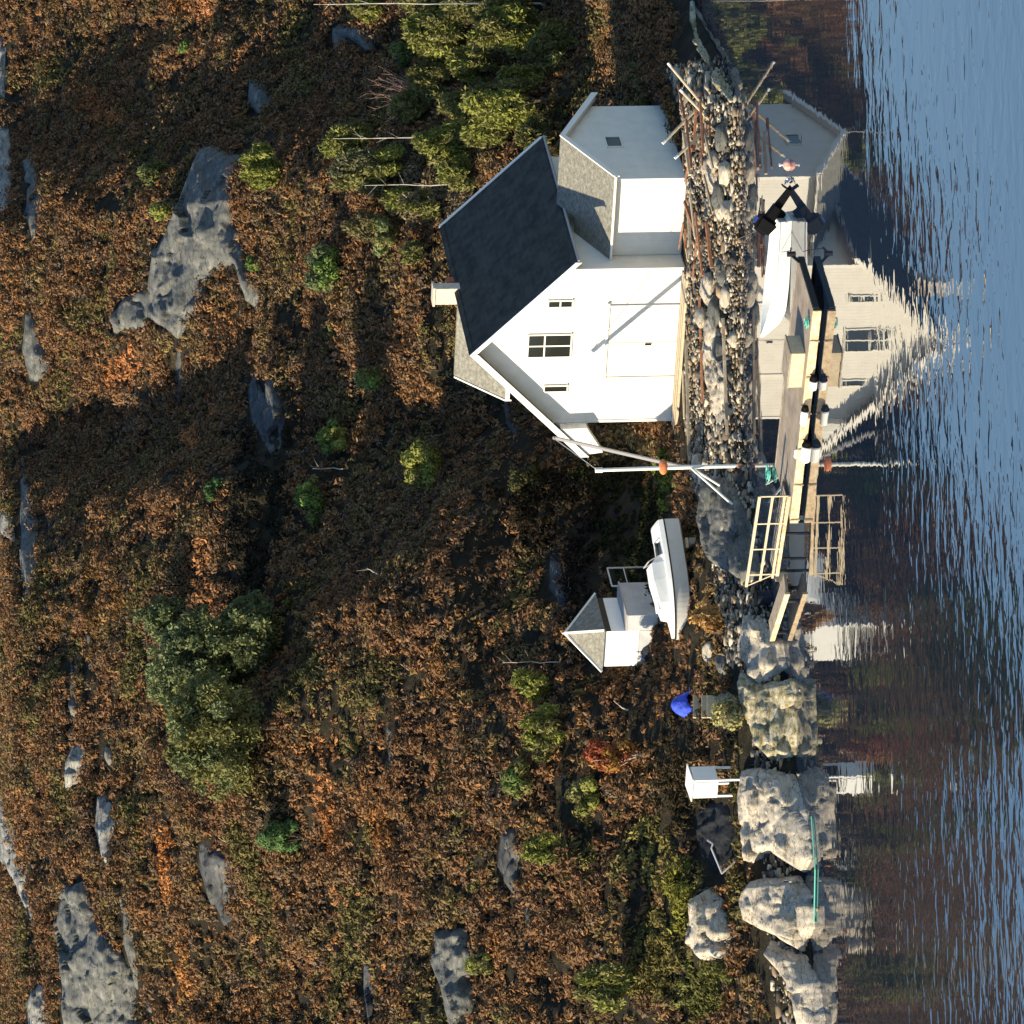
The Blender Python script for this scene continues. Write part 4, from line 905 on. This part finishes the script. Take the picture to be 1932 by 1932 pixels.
# cabin boat hauled out on the bank
bd = Vector((-.97, -.25, 0)); sb = at_z(1290, 978, 1.95)
sb = at_y(1288, 972, -1.2)
bang = math.atan2(bd.y, bd.x)
boat = empty('shore_boat', at_z(1284, 985, 2.0), 'grey and white motorboat with a low cabin hauled out on the bank', 'motorboat', bang)
boat.rotation_euler = (R(-3), R(5.2), bang)
BL, BB, BD = 4.62, 1.75, .84
hl, mi, rim, out, inn = hull_mesh(BL, BB, BD, 'hull', M['gelgrey'], boat, bowrise=.10, deadrise=.25, keelup=.85)
mi.build('inner_liner', M['gelgrey'], boat); rim.build('rub_rail', M['dark'], boat)
# deck moulding above the rail
nst = 22; dk = []; 
def half(s): return BB/2*(.92+.08*math.sin(min(s/.4,1)*math.pi/2))*(1-max(0,(s-.42)/.58)**2.3)
mb = MB(); ring = []
for i in range(nst):
    s = i/(nst-1)*.985; g = BD*(1+.10*s**2); b_ = max(half(s)-.02, .01)
    e = .20*(1-.4*s)
    top = g+e
    ring.append([(s*BL,-b_,g+.02),(s*BL,-b_*.9,top),(s*BL,-b_*.55,top+.02),(s*BL,b_*.55,top+.02),(s*BL,b_*.9,top),(s*BL,b_,g+.02)])
vs = [p for r_ in ring for p in r_]; fs = []
for i in range(nst-1):
    for j in range(5):
        if j == 2 and 3 <= i <= 6: continue            # open cockpit
        a = i*6+j; fs.append((a, a+6, a+7, a+1))
fs += [(0,1,2,3,4,5), tuple((nst-1)*6+j for j in range(6))[::-1]]
mb.add(vs, fs); mb.build('deck', M['gelcoat'], boat)
cz = BD+.17
mb = MB()      # cabin trunk
cab_pts = [(1.35,.22),(1.62,.50),(2.3,.50),(3.2,.38),(3.75,.30),(3.85,.0)]
vv = []
for (x, h) in cab_pts:
    w_ = min(.62, half(x/BL)-.16); w_ = max(w_, .1)
    vv += [(x,-w_,cz),(x,-w_*.82,cz+h),(x,w_*.82,cz+h),(x,w_,cz)]
ff = [(0,1,2,3)]
for i in range(len(cab_pts)-1):
    for j in range(3): a = i*4+j; ff.append((a, a+4, a+5, a+1))
mb.add(vv, ff); cabn = mb.build('cabin', M['gelcoat'], boat)
MB().prism([(1.75,-.60,cz+.12),(1.85,-.545,cz+.42),(2.6,-.53,cz+.36),(2.7,-.58,cz+.12)], (0,-.03,0)).build('side_window', M['jib'], cabn)
MB().box((2.95,-.28,cz+.37),(3.45,.28,cz+.45)).build('hatch', M['plain_white'], cabn, bevel=.01)
mb = MB(); mb.bar((1.30,-.62,cz),(1.55,-.52,cz+.60),.04,.03); mb.bar((1.55,-.52,cz+.60),(1.55,.52,cz+.60),.04,.03); mb.bar((1.30,.62,cz),(1.55,.52,cz+.60),.04,.03)
mb.build('windscreen_frame', M['steel'], boat)
MB().box((.05,-.62,BD*.96),(.62,.62,BD+.24)).build('stern_bench', M['gelcoat'], boat, bevel=.03)
mb = MB(); mb.add([(.02,-.60,-.01),(3.6,-.42,.0),(3.6,0,-.05),(.02,0,-.05)], [(0,1,2,3)])
MB().prism([(0,-.70,.10),(2.3,-.72,.12),(2.2,-.3,.02),(0,-.3,.02)], (0,0,-.05)).build('blue_antifouling', M['blue_plastic'], boat)
bpy.context.view_layer.update()
for xx in (.9, 2.8):
    w_ = boat.matrix_world @ Vector((xx, 0, 0)); g = float(H(w_.x, w_.y))
    k_ = empty('keel_block', (w_.x, w_.y, g), 'timber block under the %s of the hauled-out motorboat' % ('stern' if xx < 2 else 'bow'), 'keel block', bang)
    hgt_ = max(w_.z-g, .15)
    MB().box((-.12,-.6,-.1),(.12,.6,hgt_*.55)).build('beam', M['old_wood'], k_); MB().box((-.2,-.3,hgt_*.55),(.2,.3,hgt_-.01)).build('pad', M['pale_wood'], k_)

# ---------------------------------------------------------------- floating dock
DZ = .40
dk0 = at_z(1556, 588, 0.0); 
far_l = at_z(1512, 985, 0.0)
bdir = (far_l-dk0); bdir.z = 0; dlen = bdir.length; dang = math.atan2(bdir.y, bdir.x)-math.pi/2
dock = empty('floating_dock', dk0, 'wooden floating dock with a golden timber edge and grey deck', 'dock', dang)   # local y along dock, x away from camera
DWd = 3.4
MB().box((.10,0,DZ-.10),(DWd,dlen,DZ)).build('deck', M['deck_wood'], dock)
MB().box((.0,-.02,.11),(.098,dlen+.05,DZ+.015)).build('edge_beam', M['gold_wood'], dock, bevel=.012)
MB().box((.10,-.10,DZ-.22),(DWd,-.002,DZ+.0)).build('end_beam', M['dark'], dock)  # black colour carries the shade of the end face turned from the sun
MB().box((DWd+.002,0,DZ-.22),(DWd+.10,dlen,DZ+.02)).build('edge_beam', M['old_wood'], dock)
for yy in (.15, dlen*.45, dlen*.8): MB().box((.2,yy,-.25),(DWd*.55,yy+1.4,DZ-.102)).build('float', M['black_plastic'], dock)
for yy in np.arange(1.2, dlen, 1.55): MB().box((-.035,yy,.08),(-.021,yy+.06,DZ+.02)).build('joint_cover', M['old_wood'], dock)
MB().box((.14,dlen*.66,DZ),(.22,dlen*.66+.4,DZ+.06)).tube((.18,dlen*.66+.05,DZ+.07),(.18,dlen*.66+.35,DZ+.07),.03).build('cleat', M['steel'], dock)
bpy.context.view_layer.update()
Dm = dock.matrix_world
inv = Dm.inverted()
# deck box
p1 = inv @ at_z(1520, 667, DZ)
dbx = empty('deck_box', Dm @ Vector((p1.x, p1.y, DZ+.004)), 'low storage box on the dock, pale on its sunny side', 'box', dang)
MB().box((0,0,0),(1.15,1.45,.50)).build('body', M['pale_wood'], dbx, bevel=.015); MB().box((-.03,-.03,.503),(1.18,1.48,.55)).build('lid', M['old_wood'], dbx, bevel=.01)
# green net coil
def coil(name, P, r, mat, label, turns=5, h=.12, cat='rope', seed=0):
    rs = random.Random(seed); mb = MB(); pts = []
    for i in range(turns*14):
        a = i/14*6.283; rr = r*(.6+.4*math.sin(i*.13+seed)**2); pts.append((math.cos(a)*rr+rs.uniform(-.02,.02), math.sin(a)*rr, h*i/(turns*14)+rs.uniform(0,.03)))
    mb.poly(pts, .018, 5); o = mb.build(name, mat); o.location = P; return put(o, None, label, cat)
coil('net_coil', Dm @ Vector((.45, .75, DZ+.02)), .20, M['rope_green'], 'green rope coil lying on the right end of the dock', 4, .14)
# fenders
bpy.context.view_layer.update()
for i, (yy, hz_, ln, rr, lab) in enumerate([(2.75,.17,.42,.15,'white fender hanging on the dock edge nearest the dinghy'),(4.05,.36,.66,.14,'white fender tilted over the dock edge, middle of the three'),(5.55,.16,.72,.18,'largest white fender on the dock edge, nearest the gangway')]):
    f = empty('dock_fender', Dm @ Vector((-.05-rr, yy, hz_)), lab, 'fender', dang, group='white fenders along the dock edge')
    mb = MB(); prof = [(0,.05),(.05,.8),(.12,1),(.88,1),(.95,.8),(1,.05)]
    for (a, ra), (b_, rb) in zip(prof[:-1], prof[1:]): mb.tube((0,a*ln,0),(0,b_*ln,.0), ra*rr, rb*rr, n=14, caps=False)
    mb.build('body', M['plain_white'], f, smooth=True)
    mb = MB(); mb.tube((0,-.16,0),(0,.01,0), rr*.75, rr*1.06, n=14); mb.tube((0,-.10,.0),(rr+.06,-.10,.10), .02); mb.build('shaded_end_cap', M['black_plastic'], f)  # black end stands for the shaded right end of the white fender; hanger included
# mooring davit arm at the right end
arm = empty('mooring_hook', Dm @ Vector((DWd*.9,-.08,DZ)), 'black hooked mooring arm at the right far corner of the dock', 'hook', dang)
MB().bar((0,0,0),(.25,-.18,.30),.07,.10).bar((.25,-.18,.30),(.85,-.05,.18),.05,.05).tube((.25,-.18,.12),(.25,-.18,.42),.10).build('hooked_bar', M['dark'], arm)
rope('rope from the mooring arm back to the dinghy side', [Dm @ Vector((DWd*.9+.8,-.12,DZ+.15)), din.matrix_basis @ Vector((1.1,.84,.5))], .015, M['rope'], sag=.12)

# gangway with railings
g0 = at_z(1489, 936, .45); g1 = at_z(1466, 1086, .62)
gd = g1-g0; gl = gd.length
gw = empty('gangway', g0, 'pale gangway with ladder-like railing joining the dock to the landing', 'gangway', math.atan2(gd.y, gd.x))
tilt = gd.z/gl
def gp(x, y, z): return (x, y, z+x*tilt)
mb = MB(); mb.bar(gp(0,0,0), gp(gl,0,0), .08,.12); mb.bar(gp(0,-1.1,0), gp(gl,-1.1,0), .08,.12); mb.build('side_beam', M['gold_wood'], gw)
mb = MB()
for k_ in range(18): x_ = (k_+.3)*gl/18; mb.box((x_,-1.05,.065+x_*tilt),(x_+gl/18*.78,-.05,.09+x_*tilt))
mb.build('tread', M['old_wood'], gw)
for yy, nm in ((0,'railing'),):
    mb = MB()
    for z_, x2 in ((1.08,1.13),(.60,1.06),(.16,1.03)): mb.bar(gp(0,yy,z_), gp(gl*x2,yy,z_), .045 if z_ < 1 else .07, .085 if z_ < 1 else .10)
    for f in (0,.34,.66,.98): mb.bar(gp(gl*f,yy,.02), gp(gl*f,yy,1.08), .04,.045)
    mb.bar(gp(gl*1.12,yy,1.06), gp(gl*.98,yy,.1), .035,.035)
    mb.build(nm, M['pale_wood'], gw)
mb = MB()
for f in (.5,.97):
    for yy in (-.15,-.95): mb.tube(gp(gl*f,yy,-.9), gp(gl*f,yy,0), .06)
mb.build('pile', M['dark'], gw)
l0 = at_z(1478, 1132, .38); l1 = at_z(1453, 1206, .40); ld = l1-l0
la = empty('landing_pier', l0, 'short landing of golden planks between the gangway and shore rocks', 'pier', math.atan2(ld.y, ld.x))
MB().box((-.6,-.75,-.1),(ld.length,0,.0)).build('deck', M['old_wood'], la)
MB().box((-.6,.002,-.14),(ld.length,.09,.04)).build('edge_beam', M['gold_wood'], la)
mb = MB()
for f in (.1,.9):
    for yy in (-.12,-.65): mb.tube((ld.length*f,yy,-1.2),(ld.length*f,yy,-.1), .08)
mb.build('pile', M['dark'], la)
bk = h1(1455, 1128); bkt = empty('barrel', bk+Vector((0,0,.0)), 'dark blue barrel standing at the rocks behind the landing', 'barrel')
MB().tube((0,0,0),(0,0,.55),.26,.29,n=18).build('body', M['darktarp'], bkt); MB().tube((0,0,.551),(0,0,.59),.30,n=18).build('rim', M['black_plastic'], bkt)

# ---------------------------------------------------------------- crane
cf = h1(1392, 879); jt = at_y(1302, 881, cf.y)
crane = empty('hand_crane', cf, 'white mast crane on struts with a grey jib leaning to the boathouse', 'crane')
def cl(px, py, Y): return at_y(px, py, Y)-cf
J = jt-cf; top_ = cl(1127, 887, cf.y); 
MB().tube((0,0,-.2), J, .075, n=12).build('post', M['mast'], crane)
MB().tube(J, top_, .085, .07, n=12).tube(top_-Vector((0,0,.2)), top_+Vector((0,0,.08)), .10, n=12).build('mast', M['mast'], crane)
for (a, b_, dy) in ((1398,966,-1.2),(1381,930,.8)):
    MB().tube(J, cl(a, b_, cf.y+dy), .05, n=10).build('strut', M['mast'], crane)
wall_pt = (house.matrix_basis @ Vector((-1.0, 8.0, 0)))
jib_end = cl(1046, 826, wall_pt.y-2.5)
mb = MB(); mb.bar(J+Vector((0,0,.25)), jib_end, .10, .17); mb.build('jib', M['jib'], crane)
MB().tube(top_, jib_end+Vector((0,0,.05)), .018, n=6).build('stay_wire', M['steel'], crane)
ob = cl(1251, 880, cf.y)
bm = _b.new(); _b.ops.create_uvsphere(bm, u_segments=16, v_segments=10, radius=.22)
for v in bm.verts: v.co.x *= 1.35; v.co.z *= .8; v.co.y *= .6; v.co += Vector((ob.x-.02, ob.y-.02, ob.z))
me = bpy.data.meshes.new('orange_winch'); bm.to_mesh(me); bm.free(); me.materials.append(M['orange'])
o = bpy.data.objects.new('winch', me); COL.objects.link(o); o.parent = crane; o['label'] = 'orange winch drum'
MB().box((-.06,-.5,-.1),(.06,.4,.04)).box((-.3,-.05,-.1),(.3,.05,.03)).build('foot', M['red_wood'], crane)

# ---------------------------------------------------------------- trestles, planks
rs = random.Random(9)
def pole(parent, a, b_, r, mat): MB().tube(a, b_, r, r*.8, n=8).build('pole', mat, parent)
for i, (pp, lab) in enumerate([([(1261,120,1318,188),(1251,270,1312,208)],'V shaped trestle of two long poles, further from the shed'),
                 ([(1284,170,1338,226),(1274,298,1338,240)],'V shaped trestle of two long poles, nearer the waterline')]):
    c = h1(1330+i*14, 200+i*34); tr = empty('pole_trestle', c, lab, 'trestle', group='boat trestles of long poles')
    for (x0_, y0_, x1_, y1_) in pp:
        a = at_y(x0_, y0_, c.y+(.5 if y0_ < 200 else -.3))-c; b_ = at_y(x1_, y1_, c.y)-c; d_ = (b_-a).normalized()
        MB().tube(a, b_+d_*.5, .055, .06, n=8).build('pole', M['pale_wood'], tr); MB().tube(a-d_*.02, a+d_*.14, .058, n=8).build('pale_tip', M['plain_white'], tr)
    MB().bar((-.5,-.1,.1),(.5,.15,.14),.07,.07).build('brace', M['red_wood'], tr)
def plank(label, ax_, ay_, bx_, by_, w, h, mat, lift=.15, name='loose_plank', group='weathered planks lying on the bank'):
    a = h1(ax_, ay_)+Vector((0,0,lift)); b_ = h1(bx_, by_)+Vector((0,0,lift)); c = (a+b_)/2
    o = MB().bar(a-c, b_-c, w, h).build(name, mat, bevel=.006); o.location = c; return put(o, None, label, 'plank', group)
PL = [(1338,225,1348,318,'red_wood',.9),(1326,250,1338,330,'pale_wood',.75),(1350,190,1356,290,'red_wood',.6),(1345,230,1368,320,'old_wood',.45),(1330,205,1326,285,'red_wood',.35),
 (1306,160,1318,225,'red_wood',.55),(1315,380,1345,465,'red_wood',.5),(1338,400,1352,520,'red_wood',.55),(1326,370,1336,450,'pale_wood',.5),(1352,420,1362,505,'red_wood',.4),(1318,400,1322,480,'old_wood',.4),
 (1306,640,1312,860,'old_wood',.25),(1330,560,1336,760,'red_wood',.22),(1376,600,1384,820,'old_wood',.25),(1300,700,1303,790,'pale_wood',.25),(1345,330,1362,400,'old_wood',.35)]
PLAB = ['reddish plank on top of the pile under the trestles','pale plank crossing the pile under the trestles','long reddish plank at the right foot of the trestles','grey plank slanting down from the trestle pile','short reddish plank behind the trestle pile',
 'reddish plank propped at the far right of the trestles','reddish plank leaning in front of the shed corner','brightest red long plank on the bank between shed and boathouse','pale plank beside the red ones in front of the shed','small reddish plank nearest the water in front of the shed','grey plank close to the shed wall',
 'long grey plank lying along the boathouse front','long brown plank half buried in front of the boathouse','grey timber lying just above the waterline','short pale board at the boathouse left corner','grey plank between the two plank piles']
for (a,b_,c,d_,mt,lf), lab in zip(PL, PLAB):
    plank(lab, a, b_, c, d_, rs.uniform(.10,.2), rs.uniform(.06,.12), M[mt], lf)
for i in range(12):
    x_ = rs.uniform(1300, 1362); y_ = rs.choice([rs.uniform(185, 300), rs.uniform(370, 470)]); l_ = rs.uniform(25, 70)
    plank('splintered brown board in the timber debris around the trestles and the side shed', x_, y_, x_+rs.uniform(-14, 14), y_+l_, rs.uniform(.07, .15), rs.uniform(.04, .08), M[rs.choice(['red_wood','old_wood','red_wood','pale_wood'])], rs.uniform(.2, .5), name='broken_board', group='splintered boards in the timber debris')
for i, (x_, lab) in enumerate([(1322,'short pale board nearest the hut, standing on edge'),(1338,'middle short pale board, standing on edge'),(1352,'wide pale board lowest of the three short ones')]):
    a = h1(x_+6, 1312); b_ = h1(x_+6, 1354); c = (a+b_)/2
    o = MB().bar(a-c, b_-c, .06, .26+.14*(i == 2)).build('short_board', M['pale_wood'], bevel=.005); o.location = c+Vector((0,-.1,.30)); put(o, None, lab, 'board', 'short pale boards by the straw coloured shrub')
shore_posts = [(1388,700),(1396,760)]
# straight kerb of flat stones at house front
kb = house.matrix_basis
# grey folding frame in the hollow
ff_ = h1(1392, 1628); fr = empty('tube_frame', ff_, 'bent grey metal frame lying in the shaded hollow by the long slab', 'metal frame')
pts = [cl_-ff_ for cl_ in (at_y(1345,1592,ff_.y), at_y(1342,1600,ff_.y), at_y(1362,1648,ff_.y-.2), at_y(1402,1612,ff_.y-.3))]
mb = MB(); mb.poly([Vector(p) for p in pts], .035, 8); mb.tube(pts[0], Vector(pts[0])+Vector((.1,.6,.1)), .03); mb.tube(pts[2], Vector(pts[2])+Vector((.2,.7,-.1)), .03); mb.build('tube', M['steel'], fr)
# green hose
hp_ = [at_z(x_, y_, .05) for x_, y_ in ((1531,1540),(1534,1580),(1538,1640),(1537,1690),(1536,1738),(1528,1752),(1525,1740),(1531,1722))]
o = rope('light green hose floating along the rocks at left', hp_, .028, M['rope_green'], 'green_hose', cat='hose')
coil('net_coil', at_z(1452, 893, .06), .35, M['rope_green'], 'tangled green and white rope floating between dock and crane', 4, .1, seed=3)
# shore boulders near the shed foot
BO = [(1366,262,.5),(1350,300,.45),(1372,330,.5),(1360,365,.55),(1378,395,.45),(1340,545,.6),(1356,590,.55),(1330,600,.5),(1372,560,.4),(1362,660,.5),(1385,640,.4),(1322,880,.5),(1345,940,.55),(1370,1000,.45),(1340,1230,.4),(1365,1250,.45)]
BL_ = ['boulder at the foot of the trestles','small boulder left of the trestle pile','boulder under the near corner of the shed','largest boulder below the shed wall','boulder at the waterline below the shed','light boulder in front of the boathouse right corner','boulder below the boathouse right corner','boulder touching the boathouse front','low boulder by the water below the red planks','boulder in the middle of the bank','flat boulder by the water in the middle of the bank','boulder behind the crane','pale boulder under the crane struts','boulder between crane struts and smooth rock','boulder behind the golden shrub','boulder left of the golden shrub']
for i, ((x_, y_, s), lab) in enumerate(zip(BO, BL_)):
    boulder('boulder', h1(x_, y_)+Vector((0,0,s*.15)), (s*1.2, s*.9, s*.65), M['rock_shore'] if i % 3 else M['rock_mid'], lab, 'boulders on the shore bank', seed=i+1, rz=i*1.1, sub=3)
